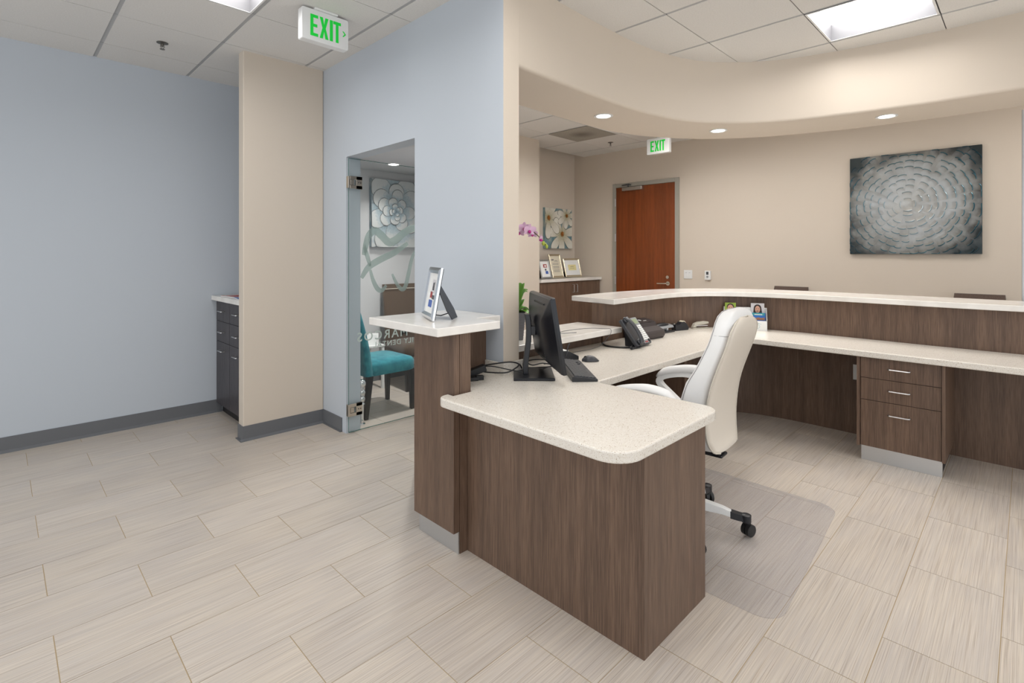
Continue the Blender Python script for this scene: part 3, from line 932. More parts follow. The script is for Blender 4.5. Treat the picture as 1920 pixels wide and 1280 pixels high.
def petal_mesh(mb, c, ang, length, width, h, base_y, lift=.004, axis='xz', n=11):
    """flat relief petal on a canvas facing -Y: c=(x,z) at its root"""
    grid = []
    for i in range(n + 1):
        t = math.sin(PI / 2 * i / n)
        wv = width * (.15 + .85 * t ** .7) * math.sqrt(max(0.0004, 1 - max(0, (t - .5) / .5) ** 2))
        row = []
        for j in range(5):
            s_ = (j - 2) / 2
            a = length * t
            x = c[0] + a * math.cos(ang) - s_ * wv / 2 * math.sin(ang)
            z = c[1] + a * math.sin(ang) + s_ * wv / 2 * math.cos(ang)
            row.append((x, base_y - h - lift * t * (1 - .6 * s_ * s_), z))
            mb.tip.append(t)
        grid.append(row)
    mb.sheet(grid)
def clampbox(mb, x0, x1, z0, z1):
    mb.v = [(max(x0, min(x1, x)), y, max(z0, min(z1, z))) for x, y, z in mb.v]
def streak_mat(name, c1, c2, c3, sc=18):
    m = mat(name, c1, .6)
    nt, b = nodes(m)
    n, _ = mapped_noise(nt, (1, 1, 1), sc, 4)
    r = ramp(nt, n.outputs[0], [(.32, c1), (.5, c2), (.68, c3)])
    nt.links.new(r.outputs[0], b.inputs['Base Color'])
streak_mat('art_blue_bg', (.20, .28, .32), (.30, .37, .40), (.40, .44, .44), 12)
streak_mat('art_petal_rim', (.13, .14, .145), (.20, .21, .21), (.30, .31, .30), 30)
streak_mat('mag_bg', (.10, .20, .24), (.20, .31, .33), (.36, .40, .36), 9)
mat('mag_rim', (.20, .19, .15), .6)
mat('mag_center', (.34, .12, .015), .6)
def petal_mat(name, stops, tone):
    m = mat(name, stops[0][1], .6)
    nt, b = nodes(m)
    at = nt.nodes.new('ShaderNodeAttribute'); at.attribute_name = 'tip'
    n, _ = mapped_noise(nt, (1, 1, 1), 40, 3)
    ma = nt.nodes.new('ShaderNodeMath'); ma.operation = 'MULTIPLY_ADD'; ma.inputs[1].default_value = .35
    nt.links.new(n.outputs[0], ma.inputs[0]); nt.links.new(at.outputs['Fac'], ma.inputs[2])
    r = ramp(nt, ma.outputs[0], [(min(1, p_ * .75 + .17), c_) for p_, c_ in stops])
    nt.links.new(r.outputs[0], b.inputs['Base Color'])
petal_mat('art_petal', [(0.0, (.14, .20, .24)), (.55, (.25, .33, .37)), (.88, (.40, .46, .49)), (1.02, (.54, .55, .54))], 1)
petal_mat('mag_petal', [(0.0, (.36, .22, .06)), (.2, (.42, .40, .26)), (.55, (.60, .57, .47)), (1.0, (.72, .70, .62))], 1)
# big blue-grey flower canvas in the consultation room
cv = thing('flower_canvas', 'blue-grey flower canvas seen through the glass door', 'painting', (3.225, 5.028, 1.828))
obj('canvas', MB().box(-.375, .375, -.035, 0, -.372, .372), 'art_blue_bg', cv, world=False)
prng = random.Random(5)
center = (-.08, .02)
lay = [(.62, .44, 7, .2), (.46, .34, 6, 0), (.335, .27, 6, .5), (.235, .20, 5, .1), (.155, .14, 5, .7), (.09, .09, 4, .2), (.05, .05, 3, .9)]
for li, (ln_, wd_, n_, a0) in enumerate(lay):
    for k in range(n_):
        pm = MB(); rm = MB()
        a = a0 + 2 * PI * k / n_ + prng.uniform(-.14, .14)
        L = ln_ * prng.uniform(.90, 1.08); W = wd_ * prng.uniform(.92, 1.08)
        hh = .002 + .0042 * li + .0005 * k
        petal_mesh(rm, center, a, L + .008, W + .014, hh, -.035, .003)
        petal_mesh(pm, center, a, L, W, hh + .0012, -.035, .0035)
        clampbox(pm, -.374, .374, -.371, .371); clampbox(rm, -.374, .374, -.371, .371)
        pt_ = obj('petal', pm, 'art_petal', cv, world=False, smooth=True, angle=80)
        obj('outline', rm, 'art_petal_rim', pt_, world=False, smooth=True, angle=80)
# magnolia canvas in the alcove
cv = thing('magnolia_canvas', 'small white magnolia canvas hanging above the certificates', 'painting', (5.985, 5.028, 1.765))
obj('canvas', MB().box(-.315, .315, -.035, 0, -.30, .30), 'mag_bg', cv, world=False)
for (fx, fz, L, a0) in ((.07, -.08, .32, .3), (.18, .20, .22, 1.0), (-.24, .15, .30, .1)):
    cm = MB()
    for k in range(7):
        pm = MB(); rm = MB()
        a = a0 + 2 * PI * k / 7 + prng.uniform(-.15, .15)
        Lk = L * prng.uniform(.85, 1.1)
        petal_mesh(rm, (fx, fz), a, Lk + .008, L * .56 + .012, .002 + .0012 * k, -.035, .003)
        petal_mesh(pm, (fx, fz), a, Lk, L * .56, .003 + .0012 * k, -.035, .0035)
        for q in (pm, rm): clampbox(q, -.314, .314, -.299, .299)
        pt_ = obj('petal', pm, 'mag_petal', cv, world=False, smooth=True, angle=80)
        obj('outline', rm, 'mag_rim', pt_, world=False, smooth=True, angle=80)
    for k in range(9):
        a = 2 * PI * k / 9
        cm.tube([(fx, -.049, fz), (fx + L * .13 * math.cos(a), -.051, fz + L * .13 * math.sin(a))], [L * .035, L * .012], 5)
    clampbox(cm, -.314, .314, -.299, .299)
    obj('flower_center', cm, 'mag_center', cv, world=False)
# ------------------------------------------------------------------ exit signs, sprinklers, vent, switch, thermostat
def exit_letters(mb, H, y):
    s = .0185
    x = 0
    def bx(x0, x1, z0, z1): mb.box(x0, x1, y - .001, y, z0, z1)
    def quad(p): mb.prism_y(p, y - .001, y)
    bx(0, s, 0, H); bx(s, .048, 0, s); bx(s, .043, H / 2 - s / 2, H / 2 + s / 2); bx(s, .048, H - s, H)
    a = .058
    W_, t_ = .056, .020
    quad([(a + x_, z_) for x_, z_ in ((0, 0), (t_, 0), (W_ / 2, H * .34), (W_ - t_, 0), (W_, 0), (W_ / 2 + .0105, H / 2), (W_, H), (W_ - t_, H), (W_ / 2, H * .66), (t_, H), (0, H), (W_ / 2 - .0105, H / 2))])
    bx(.123, .123 + s + .001, 0, H)
    bx(.146, .196, H - s, H); bx(.162, .180, 0, H - s)
def exit_sign(loc, rz, label, chevron, drop=0.0):
    t = thing('exit_sign', label, 'exit sign', loc, rz, 'green exit signs')
    pts = [(x, z - drop) for x, z in rounded([(-.15, -.204, .012), (.15, -.204, .012), (.15, -.012, .012), (-.15, -.012, .012)], 4)]
    mb = MB().prism_y(pts, -.028, .028)
    obj('housing', mb, 'white_plastic', t, bevel=.004, world=False)
    obj('canopy', MB().box(-.075, .075, -.04, .04, -.0115, 0), 'white_plastic', t, bevel=.003, world=False)
    if drop:
        obj('stem', MB().box(-.02, .02, -.02, .02, -.0125 - drop, -.0115), 'white_plastic', t, world=False)
    mb = MB(); exit_letters(mb, .13, -.0285)
    mb.v = [(x - .098, y, z - .175 - drop) for x, y, z in mb.v]
    obj('lettering', mb, 'exit_green', t, world=False)
    if chevron:
        mb = MB().prism_y([(.108, -.125), (.117, -.125), (.132, -.108), (.117, -.091), (.108, -.091), (.122, -.108)], -.0295, -.0285)
        obj('chevron', mb, 'exit_green', t, world=False)
exit_sign((1.443, 3.10, CEIL), 0, 'white and green exit sign with an arrow near the blue wall', True)
exit_sign((5.73, 3.19, CEIL), R(-90), 'white and green exit sign above the wooden door', False, .070)
def sprinkler(x, y, label):
    t = thing('sprinkler', label, 'sprinkler', (x, y, CEIL), 0, 'ceiling sprinklers')
    obj('escutcheon', MB().lathe([(.012, 0), (.036, -.001), (.036, -.004), (.014, -.010)], n=18), 'aged_metal', t, world=False, smooth=True)
    mb = MB().tube([(0, 0, -.004), (0, 0, -.03)], .008, 8).tube([(-.009, 0, -.012), (-.013, 0, -.03), (0, 0, -.046)], .002, 6).tube([(.009, 0, -.012), (.013, 0, -.03), (0, 0, -.046)], .002, 6)
    mb.lathe([(0.001, -.046), (.016, -.046), (.016, -.048), (.001, -.048)], n=14)
    obj('head', mb, 'aged_metal', t, world=False)
sprinkler(.835, 4.35, 'chrome fire sprinkler in the ceiling near the long blue wall')
sprinkler(5.83, 3.96, 'chrome fire sprinkler beside the ceiling vent')
t = thing('ceiling_vent', 'square perforated taupe return vent in the ceiling beyond the soffit', 'vent', (BX + G * 1.5, BY + G * .5, CEIL))
obj('grille', MB().box(-.298, .298, -.298, .298, -.006, -.0005), 'vent', t, world=False, bevel=.002)
nt, b = nodes(MATS['vent'])
tc = nt.nodes.new('ShaderNodeTexCoord')
vo = nt.nodes.new('ShaderNodeTexVoronoi'); vo.inputs['Scale'].default_value = 90
nt.links.new(tc.outputs['Object'], vo.inputs['Vector'])
r = ramp(nt, vo.outputs['Distance'], [(.2, (.22, .20, .17)), (.4, (.36, .335, .29))])
ln = nt.nodes.new('ShaderNodeVectorMath'); ln.operation = 'LENGTH'
nt.links.new(tc.outputs['Object'], ln.inputs[0])
r2 = ramp(nt, ln.outputs['Value'], [(.03, (.48, .47, .45)), (.19, (1, 1, 1))])  # centre darkened in the colour, standing in for the dark duct behind
nt.links.new(mixc(nt, 1.0, r.outputs[0], r2.outputs[0], 'MULTIPLY'), b.inputs['Base Color'])

t = thing('light_switch', 'white double rocker light switch beside the wooden door', 'switch', (XB - .001, 3.15, 1.115))
obj('plate', MB().box(-.007, 0, -.057, .057, -.057, .057), 'white_plastic', t, bevel=.002, world=False)
for dy in (-.023, .023):
    obj('rocker', MB().box(-.011, -.0072, dy - .016, dy + .016, -.033, .033), 'white_plastic', t, bevel=.001, world=False)
    obj('indicator', MB().box(-.0113, -.0111, dy - .012, dy + .012, .02, .024), 'grey_plastic', t, world=False)
t = thing('thermostat', 'small white wall thermostat with a dark display', 'thermostat', (XB - .001, 2.88, 1.11))
obj('housing', MB().box(-.026, 0, -.038, .038, -.058, .058), 'white_plastic', t, bevel=.005, world=False)
obj('display', MB().box(-.0268, -.0262, -.014, .016, .008, .046), 'dark_grey_plastic', t, world=False)
obj('dial', MB().tube([(-.0262, 0, -.018), (-.029, 0, -.018)], .014, 14), 'grey_plastic', t, world=False)

# ------------------------------------------------------------------ monitor
TZ = T + .0005
mo = thing('monitor', 'black computer monitor seen from behind on the speckled worktop', 'monitor', (2.005, 1.845, TZ), R(-45))
# local frame: +x = to the right in the room view, +y = away
obj('stand_base', MB().box(-.105, .105, -.125, .125, 0, .014), 'black_satin', mo, bevel=.003, world=False)
prof = []
path = [(-.010, .014), (-.012, .06), (-.004, .12), (.004, .18), (.006, .24), (.002, .30), (-.004, .325)]
pole = MB()
ringsP = []
for x, z in path:
    wd_ = .034 - .008 * (z / .325)
    x -= .030
    ringsP.append([(x - .013, -wd_, z), (x + .012, -wd_, z), (x + .015, 0, z), (x + .012, wd_, z), (x - .013, wd_, z), (x - .016, 0, z)])
obj('stand_pole', pole.loft(ringsP), 'black_satin', mo, world=False, bevel=.002)
tlt = R(9)
PM = Matrix.Translation((.066, -.02, .245)) @ Matrix.Rotation(R(9), 4, 'Z') @ Matrix.Rotation(-tlt, 4, 'Y')
mb = MB(); mb.box(-.022, .012, -.025, .025, .215, .262)
obj('arm', mb, 'black_satin', mo, world=False, bevel=.004)
W2, H2 = .265, .187
mb = MB(); mb.T = PM
# housing: thin rim and bulged back (towards -x)
def rect(x, w_, h_, zc=0):
    return [(x, y, z + zc) for y, z in rounded([(-w_, -h_, .008), (w_, -h_, .008), (w_, h_, .008), (-w_, h_, .008)], 3)]
mb.loft([rect(.012, W2, H2), rect(-.002, W2, H2), rect(-.012, W2 - .006, H2 - .006), rect(-.032, W2 * .80, H2 * .78, -.012), rect(-.050, W2 * .60, H2 * .58, -.025), rect(-.056, W2 * .42, H2 * .40, -.03)])
hs = obj('housing', mb, 'black_satin', mo, world=False, smooth=True, angle=28)
mb = MB(); mb.T = PM
mb.box(.0122, .0135, -W2 + .008, W2 - .008, -H2 + .014, H2 - .008)
obj('screen', mb, 'screen', hs, world=False)
mb = MB(); mb.T = PM
mb.box(-.0295, -.018, -.17, .06, H2 * .80, H2 * .80 + .007)
obj('vent_slot', mb, 'rubber_black', hs, world=False)
mb = MB(); mb.T = PM
mb.box(-.055, -.035, -.14, -.06, -.115, -.09)
obj('port_bay', mb, 'rubber_black', hs, world=False)

# cables
def cable(name, pts, r, m_, parent, n=8, label=None):
    P = catmull(pts, n)
    if parent is None:
        o0 = Vector(pts[0])
        mb = MB().tube([Vector(p) - o0 for p in P], r, 7)
        o = obj(name, mb, m_, None, smooth=True)
        o.location = o0
        return tag(o, label, 'cable')
    mb = MB(); mb.T = (Matrix.Translation(parent.location) @ parent.rotation_euler.to_matrix().to_4x4()).inverted()
    mb.tube(P, r, 7)
    return obj(name, mb, m_, parent, smooth=True, world=False)
br = thing('power_adapter', 'black power adapter lying against the wood panel behind the post', 'adapter', (1.765, 2.02, TZ), R(-28))
cz_ = T + .0045
cable('power_cord', [(1.79, 2.045, T + .045), (1.82, 2.02, T + .055), (1.88, 1.93, T + .075), (1.93, 1.91, T + .07), (1.99, 1.93, T + .045), (2.02, 1.945, T + .02)], .0038, 'rubber_black', br)
cable('power_cord', [(1.785, 2.02, T + .03), (1.81, 1.98, T + .026), (1.86, 1.90, T + .03), (1.92, 1.885, T + .05), (1.985, 1.93, T + .05), (2.06, 1.99, T + .02)], .0038, 'rubber_black', br)
cable('power_cord', [(1.80, 2.03, T + .05), (1.84, 1.98, T + .052), (1.90, 1.90, T + .035), (1.94, 1.865, T + .026)], .003, 'rubber_black', br)
cable('power_cord', [(2.08, 1.98, T + .045), (2.12, 1.96, T + .02), (2.20, 1.95, T + .02), (2.22, 1.88, T + .012), (2.14, 1.94, T + .006), (2.1, 1.98, T + .005)], .0036, 'rubber_black', mo)
cable('power_cord', [(2.15, 2.10, T + .005), (2.20, 2.02, T + .03), (2.24, 1.93, T + .035), (2.28, 1.90, T + .02), (2.24, 1.98, T + .006)], .0036, 'rubber_black', mo)
cable('video_cable', [(2.018, 1.612, T + .195), (2.004, 1.612, T + .18), (2.004, 1.63, T + .13), (1.995, 1.70, T + .075), (2.025, 1.76, T + .055), (2.08, 1.86, T + .018), (2.12, 1.94, T + .006)], .0028, 'dark_grey_plastic', mo)
cable('loose_wire', [(2.70, 2.10, .862), (2.60, 2.16, .8615), (2.72, 2.20, .862), (2.92, 2.16, .862), (2.98, 2.06, .863), (2.984, 2.028, .864), (2.985, 2.022, .845), (2.96, 2.022, .82), (2.85, 2.03, .76), (2.7, 2.08, T + .003), (2.5, 2.12, T + .003)], .0016, 'dark_grey_plastic', None, label='thin dark wire looping over the low white shelf onto the worktop')
mb = MB(); mb.T = Matrix.Translation((0, 0, .019)) @ Matrix.Rotation(R(-18), 4, 'Y')
mb.box(-.05, .05, -.022, .022, 0, .034)
obj('brick', mb, 'rubber_black', br, bevel=.004, world=False)
mb = MB().box(-.055, -.01, -.075, -.03, 0, .018).box(-.02, .02, -.065, -.04, 0, .022)
obj('plug', mb, 'rubber_black', br, bevel=.003, world=False)

# ------------------------------------------------------------------ keyboard, mouse, card terminal
kb = thing('keyboard', 'black desktop keyboard beside the monitor', 'keyboard', (2.234, 1.736, TZ), R(48.6))
KW, KD = .45, .13
mb = MB().prism_x([(-KD / 2, 0), (KD / 2, 0), (KD / 2, .024), (KD / 2 - .012, .026), (-KD / 2, .012)], -KW / 2, KW / 2)
obj('case', mb, 'black_plastic', kb, bevel=.002, world=False)
mb = MB()
slope = math.atan2(.014, KD - .012)
for r_ in range(6):
    y = -KD / 2 + .010 + r_ * .0178
    z = .0115 + (y + KD / 2) * math.tan(slope)
    nk = 20
    for k in range(nk):
        x = -KW / 2 + .009 + k * (KW - .018) / nk
        if k in (14, 17) and r_ in (4,):
            pass
        if r_ == 0 and 4 <= k <= 8:
            if k == 4:
                mb.box(x + .001, x + 5 * (KW - .018) / nk - .002, y, y + .0155, z, z + .0065)
            continue
        if r_ == 1 and 14 <= k <= 16 and k != 15:
            continue
        mb.box(x + .001, x + (KW - .018) / nk - .002, y, y + .0155, z, z + .0065)
ks = obj('keys', mb, 'dark_grey_plastic', kb, world=False); ks['kind'] = 'stuff'
ms = thing('computer_mouse', 'black computer mouse on the speckled worktop', 'mouse', (2.515, 1.85, TZ), R(-38))
mb = MB()
rg = []
for k in range(9):
    t_ = -1 + 2 * k / 8
    x = .052 * t_
    wv = .031 * math.sqrt(max(.04, 1 - abs(t_) ** 3)); h = .004 + .030 * max(0, 1 - abs(t_ * .95 + .1) ** 2.2)
    rg.append([(x, -wv, .002), (x, -wv * .98, h * .55), (x, -wv * .6, h * .92), (x, 0, h), (x, wv * .6, h * .92), (x, wv * .98, h * .55), (x, wv, .002)])
obj('shell', mb.loft(rg), 'dark_grey_plastic', ms, smooth=True, world=False, angle=60)
obj('scroll_wheel', MB().tube([(-.032, -.004, .024), (-.032, .004, .024)], .008, 12), 'rubber_black', ms, world=False)
tr_ = thing('card_terminal', 'small white and black card terminal with coloured sticker behind the keyboard', 'card terminal', (2.43, 1.985, TZ), R(-20))
mb = MB().prism_y([(-.085, 0), (.085, 0), (.085, .022), (.02, .055), (-.085, .062)], -.035, .035)
obj('housing', mb, 'black_plastic', tr_, bevel=.004, world=False)
mb = MB().prism_y([(-.08, .0635), (.015, .0572), (.015, .060), (-.08, .068)], -.032, .032)
obj('cover', mb, 'white_plastic', tr_, bevel=.002, world=False)
mb = MB().prism_y([(.022, .056), (.050, .0415), (.050, .0422), (.022, .0568)], -.03, .03)
obj('sticker', mb, 'paper_yellow', tr_, world=False)

# ------------------------------------------------------------------ desk phone
ph = thing('desk_phone', 'black and silver office desk phone with handset beside the low shelf', 'phone', (3.165, 1.957, TZ), R(4))
# wedge faces local -Y (towards the worktop front)
pt = R(52)
PB = Matrix.Translation((0, -.085, .016)) @ Matrix.Rotation(pt, 4, 'X')
mb = MB(); mb.T = PB
mb.box(-.105, .105, 0, .215, -.022, .004)
bs = obj('body', mb, 'dark_grey_plastic', ph, bevel=.006, world=False)
mb = MB()
mb.prism_x([(-.055, 0), (.035, 0), (.04, .12), (.03, .135), (.0, .085)], -.06, .06)
obj('stand', mb, 'black_plastic', ph, bevel=.003, world=False)
mb = MB(); mb.T = PB
mb.box(.0, .100, .005, .21, .0045, .007)
obj('face_plate', mb, 'grey_plastic', bs, world=False)
mb = MB(); mb.T = PB
mb.box(.016, .085, .160, .198, .0072, .009)
obj('display', mb, 'lcd', bs, world=False)
mb = MB(); mb.T = PB
for r_ in range(8):
    for k in range(2):
        mb.box(.014 + k * .042, .050 + k * .042, .030 + r_ * .015, .041 + r_ * .015, .0072, .010)
obj('line_keys', mb, 'paper', bs, world=False)
mb = MB(); mb.T = PB
mb.box(.015, .03, .010, .018, .0072, .011).box(.035, .05, .010, .018, .0072, .011)
obj('red_key', mb, 'ink_red', bs, world=False)
mb = MB(); mb.T = PB @ Matrix.Translation((.078, .020, .0072))
mb.lathe([(.014, 0), (.014, .003), (.004, .004)], n=14)
obj('navigation_pad', mb, 'black_plastic', bs, world=False)
mb = MB(); mb.T = PB
hp = catmull([(-.066, .005, .022), (-.066, .030, .036), (-.066, .075, .046), (-.066, .140, .046), (-.066, .185, .036), (-.066, .212, .022)], 4)
rings = []
for k, p in enumerate(hp):
    f_ = abs(2 * k / (len(hp) - 1) - 1)
    a, c = .019 + .008 * f_ ** 3, .010 + .006 * f_ ** 3
    rings.append([(p[0] + a * math.cos(2 * PI * i / 10), p[1], p[2] + c * math.sin(2 * PI * i / 10)) for i in range(10)])
mb.loft(rings)
mb.ball((-.066, .022, .016), (.026, .024, .014), 12, 6).ball((-.066, .198, .016), (.026, .024, .014), 12, 6)
obj('handset', mb, 'dark_grey_plastic', ph, smooth=True, world=False)
cp = []
for k in range(90):
    t_ = k / 89
    bx_ = Vector((-.055 - .12 * math.sin(PI * t_), -.085 + .06 * t_ - .02 * math.sin(PI * t_) , .010))
    a = k * 1.25
    cp.append(bx_ + Vector((.0, .006 * math.cos(a), .006 * math.sin(a))))
obj('coiled_cord', MB().tube(cp, .002, 5), 'black_plastic', ph, world=False)
cable('phone_cord', [(3.09, 1.885, T + .007), (3.01, 1.95, T + .007), (2.985, 2.06, T + .007), (3.06, 2.15, T + .007)], .006, 'rubber_black', ph)

# ------------------------------------------------------------------ scanner, punch, tape, stapler
sc_ = thing('check_scanner', 'dark brown desktop scanner with a round emblem behind the phone', 'scanner', (3.52, 2.085, TZ), R(-4))
mb = MB().prism_x([(-.105, .02), (-.09, 0), (.09, 0), (.10, .03), (.10, .10), (.085, .135), (-.02, .115), (-.035, .088), (-.095, .062), (-.105, .05)], -.125, .125)
obj('housing', mb, 'brown_plastic', sc_, bevel=.005, world=False)
mb = MB().prism_x([(-.018, .1165), (.080, .135), (.078, .137), (-.02, .1185)], -.12, .12)
lid = obj('lid', mb, 'brown_plastic', sc_, world=False, bevel=.001)
mb = MB(); mb.T = Matrix.Translation((-.01, .035, .1295)) @ Matrix.Rotation(R(10.5), 4, 'X')
mb.lathe([(.006, 0), (.014, 0), (.014, .0012), (.006, .0012)], n=18).box(-.0015, .0015, -.012, .012, 0, .0012).box(-.012, .012, -.0015, .0015, 0, .0012).box(.022, .06, -.022, -.016, 0, .0012)
obj('emblem', mb, 'paper', lid, world=False)
hp_ = thing('hole_punch', 'black and silver hole punch between the scanner and the tape dispenser', 'hole punch', (3.84, 2.115, TZ), R(-6))
obj('base', MB().box(-.125, .125, -.045, .05, 0, .014), 'black_plastic', hp_, bevel=.003, world=False)
mb = MB().prism_x([(-.04, .038), (-.03, .056), (.02, .066), (.045, .052), (.045, .03), (.03, .03)], -.12, .12)
obj('lever', mb, 'grey_plastic', hp_, bevel=.004, world=False)
mb = MB().ball((0, .0, .062), (.095, .03, .018), 16, 6)
obj('grip', mb, 'black_plastic', hp_, smooth=True, world=False)
mb = MB()
for x in (-.08, 0, .08):
    mb.lathe([(.01, .014), (.01, .04)], (x, 0, 0), 10)
mb.box(-.11, .11, .01, .04, .014, .032)
obj('punch_head', mb, 'brushed_steel', hp_, world=False)
tp = thing('tape_dispenser', 'black tape dispenser with a pale roll next to the stapler', 'tape dispenser', (4.085, 2.075, TZ), R(-16))
side = [(-.075, 0), (.07, 0), (.078, .02), (.05, .055), (.025, .072), (-.005, .070), (-.03, .05), (-.055, .045), (-.078, .058), (-.08, .03)]
obj('body', MB().prism_y(side, -.026, .026), 'black_plastic', tp, bevel=.004, world=False)
mb = MB()
ring = [[(.022 + r_ * math.cos(2 * PI * k / 20), yy, .055 + r_ * math.sin(2 * PI * k / 20)) for r_, yy in ((.013, -.0095), (.024, -.0095), (.024, .0095), (.013, .0095))] for k in range(20)]
mb.loft(ring, closed=True)
mb.v = [(x, y * 1.9, z) for x, y, z in mb.v]
obj('tape_roll', mb, 'paper_cream', tp, world=False, smooth=True)
obj('cutter', MB().box(-.086, -.076, -.012, .012, .05, .062), 'brushed_steel', tp, world=False)
st = thing('stapler', 'beige stapler on the worktop at the bend of the desk front', 'stapler', (4.29, 2.00, TZ), R(-28))
obj('base', MB().box(-.08, .085, -.018, .018, 0, .008), 'beige_plastic', st, bevel=.003, world=False)
mb = MB().prism_y([(-.078, .012), (-.06, .045), (-.02, .058), (.05, .062), (.078, .058), (.080, .042), (.02, .034), (-.04, .030), (-.05, .012)], -.017, .017)
obj('top_arm', mb, 'beige_plastic', st, bevel=.003, world=False)
obj('magazine_rail', MB().box(-.045, .075, -.010, .010, .022, .029), 'brushed_steel', st, world=False)

# ------------------------------------------------------------------ brochure holder and brochures
bh = thing('brochure_holder', 'white two-pocket brochure holder against the curved desk front', 'brochure holder', (4.515, 1.705, TZ), math.atan2(-.33, .13))
# local +x along the panel towards the viewer's right; faces local -y
mb = MB().box(-.165, .165, .045, .049, .0, .185).box(-.165, .165, -.045, .045, 0, .004)
mb.prism_x([(-.047, 0), (.049, 0), (.049, .185), (.030, .185), (-.047, .085)], -.168, -.165).prism_x([(-.047, 0), (.049, 0), (.049, .185), (.030, .185), (-.047, .085)], .165, .168)
mb.prism_x([(-.047, 0), (.049, 0), (.049, .185), (.030, .185), (-.047, .085)], -.0015, .0015)
obj('back_shell', mb, 'white_plastic', bh, world=False)
obj('front_pocket', MB().box(-.1645, .1645, -.049, -.046, 0, .083), 'white_plastic', bh, world=False)
mb = MB().box(.035, .158, -.0498, -.0492, .012, .075)
cd = obj('pocket_card', mb, 'paper', bh, world=False)
mb = MB().prism_y([(.04, .055), (.07, .062), (.085, .070), (.10, .062), (.13, .055), (.105, .058), (.085, .063), (.065, .058)], -.0504, -.0499)
for k in range(12):
    a = 2 * PI * k / 12
    mb.box(.085 + .026 * math.cos(a) - .002, .085 + .026 * math.cos(a) + .002, -.0504, -.0499, .035 + .018 * math.sin(a) - .002, .035 + .018 * math.sin(a) + .002)
obj('card_print', mb, 'print_teal', cd, world=False)
HM = Matrix.Translation((4.515, 1.705, TZ)) @ Matrix.Rotation(math.atan2(-.33, .13), 4, 'Z')
def brochure(x, y, z, wd_, ht_, label, back, draw):
    p = HM @ Vector((x, y, z))
    t = thing('brochure', label, 'brochure', tuple(p), math.atan2(-.33, .13))
    t.rotation_euler = (R(-3 if y > 0 else -6), 0, math.atan2(-.33, .13))
    obj('card', MB().box(-wd_ / 2, wd_ / 2, 0, .0035, 0, ht_), back, t, world=False)
    for nm, m_, shapes in draw:
        q = MB()
        for k, s_ in enumerate(shapes):
            q.prism_y(s_, -.0006 - .0004 * (draw.index((nm, m_, shapes)) + 1), -.0002)
        obj(nm, q, m_, t, world=False)
def ell(cx_, cz2, rx, rz_, n=16, a0=0, a1=2 * PI):
    full = abs(a1 - a0 - 2 * PI) < 1e-6
    return [(cx_ + rx * math.cos(a0 + (a1 - a0) * k / (n if full else n - 1)), cz2 + rz_ * math.sin(a0 + (a1 - a0) * k / (n if full else n - 1))) for k in range(n)]
brochure(-.115, .027, .005, .088, .215, 'green brochure with a portrait of a dark-haired man in the white holder', 'print_green',
         [('hair', 'hair', [ell(0, .178, .029, .030)]), ('face', 'skin', [ell(0, .165, .024, .034)]), ('collar', 'paper', [ell(0, .105, .034, .022)]),
          ('features', 'hair', [ell(-.009, .172, .004, .002), ell(.009, .172, .004, .002), ell(0, .150, .008, .002)])])
brochure(.098, .028, .005, .104, .218, 'grey brochure with a portrait of a long-haired woman in the white holder', 'print_grey',
         [('hair', 'hair', [ell(0, .178, .029, .030), [(-.029, .178), (.029, .178), (.038, .105), (-.036, .105)]]), ('face', 'skin', [ell(0, .166, .020, .030), [(-.009, .15), (.009, .15), (.010, .115), (-.010, .115)]]), ('collar', 'paper', [ell(0, .098, .034, .018)]),
          ('features', 'hair', [ell(-.008, .172, .0035, .002), ell(.008, .172, .0035, .002), ell(0, .152, .007, .002)])])
brochure(.103, -.006, .005, .108, .140, 'blue brochure with a mountain lake print in the lower pocket of the holder', 'print_blue',
         [('header', 'print_teal', [[(-.048, .118), (.048, .118), (.048, .139), (-.048, .139)]]), ('heading', 'paper', [[(-.03, .122), (.03, .122), (.03, .128), (-.03, .128)]]),
          ('landscape', 'print_brown', [[(-.048, .08), (.048, .08), (.048, .102), (.02, .098), (0, .103), (-.02, .096), (-.048, .1)]])])

# ------------------------------------------------------------------ orchid on the low shelf
orc = thing('potted_orchid', 'potted pink orchid on the low white shelf behind the wall end', 'plant', (2.235, 2.198, .8605), R(-45))
mb = MB()
mb.loft([[(s1 * a, s2 * a, z) for s1, s2 in ((-1, -1), (1, -1), (1, 1), (-1, 1))] for a, z in ((.040, 0), (.056, .165), (.050, .165), (.048, .15))])
pot = obj('pot', mb, 'pot', orc, bevel=.002, world=False)
rib = MB()
for k in range(9):
    z = .012 + k * .0165
    a = .0402 + (.056 - .040) * z / .165 + .001
    rib.box(-a, a, -a, a, z, z + .006)
obj('ribs', rib, 'pot', pot, world=False)
obj('soil', MB().box(-.046, .046, -.046, .046, .14, .152), 'soil', pot, world=False)
def leaf(root, ang, length, width, rise, droop):
    g = []
    for i in range(9):
        t_ = i / 8
        wv = width * math.sin(PI * min(.98, .08 + .9 * t_)) ** .8
        rr_ = length * t_
        z = root[2] + rise * t_ * (2 - t_) - droop * t_ ** 2.5
        row = []
        for j in range(-2, 3):
            s_ = j / 2
            row.append((root[0] + rr_ * math.cos(ang) - s_ * wv / 2 * math.sin(ang), root[1] + rr_ * math.sin(ang) + s_ * wv / 2 * math.cos(ang), z + abs(s_) * wv * .22))
        g.append(row)
    mb = MB().sheet(g)
    o = obj('leaf', mb, 'leaf', orc, smooth=True, world=False, angle=80)
    so = o.modifiers.new('thick', 'SOLIDIFY'); so.thickness = .0025
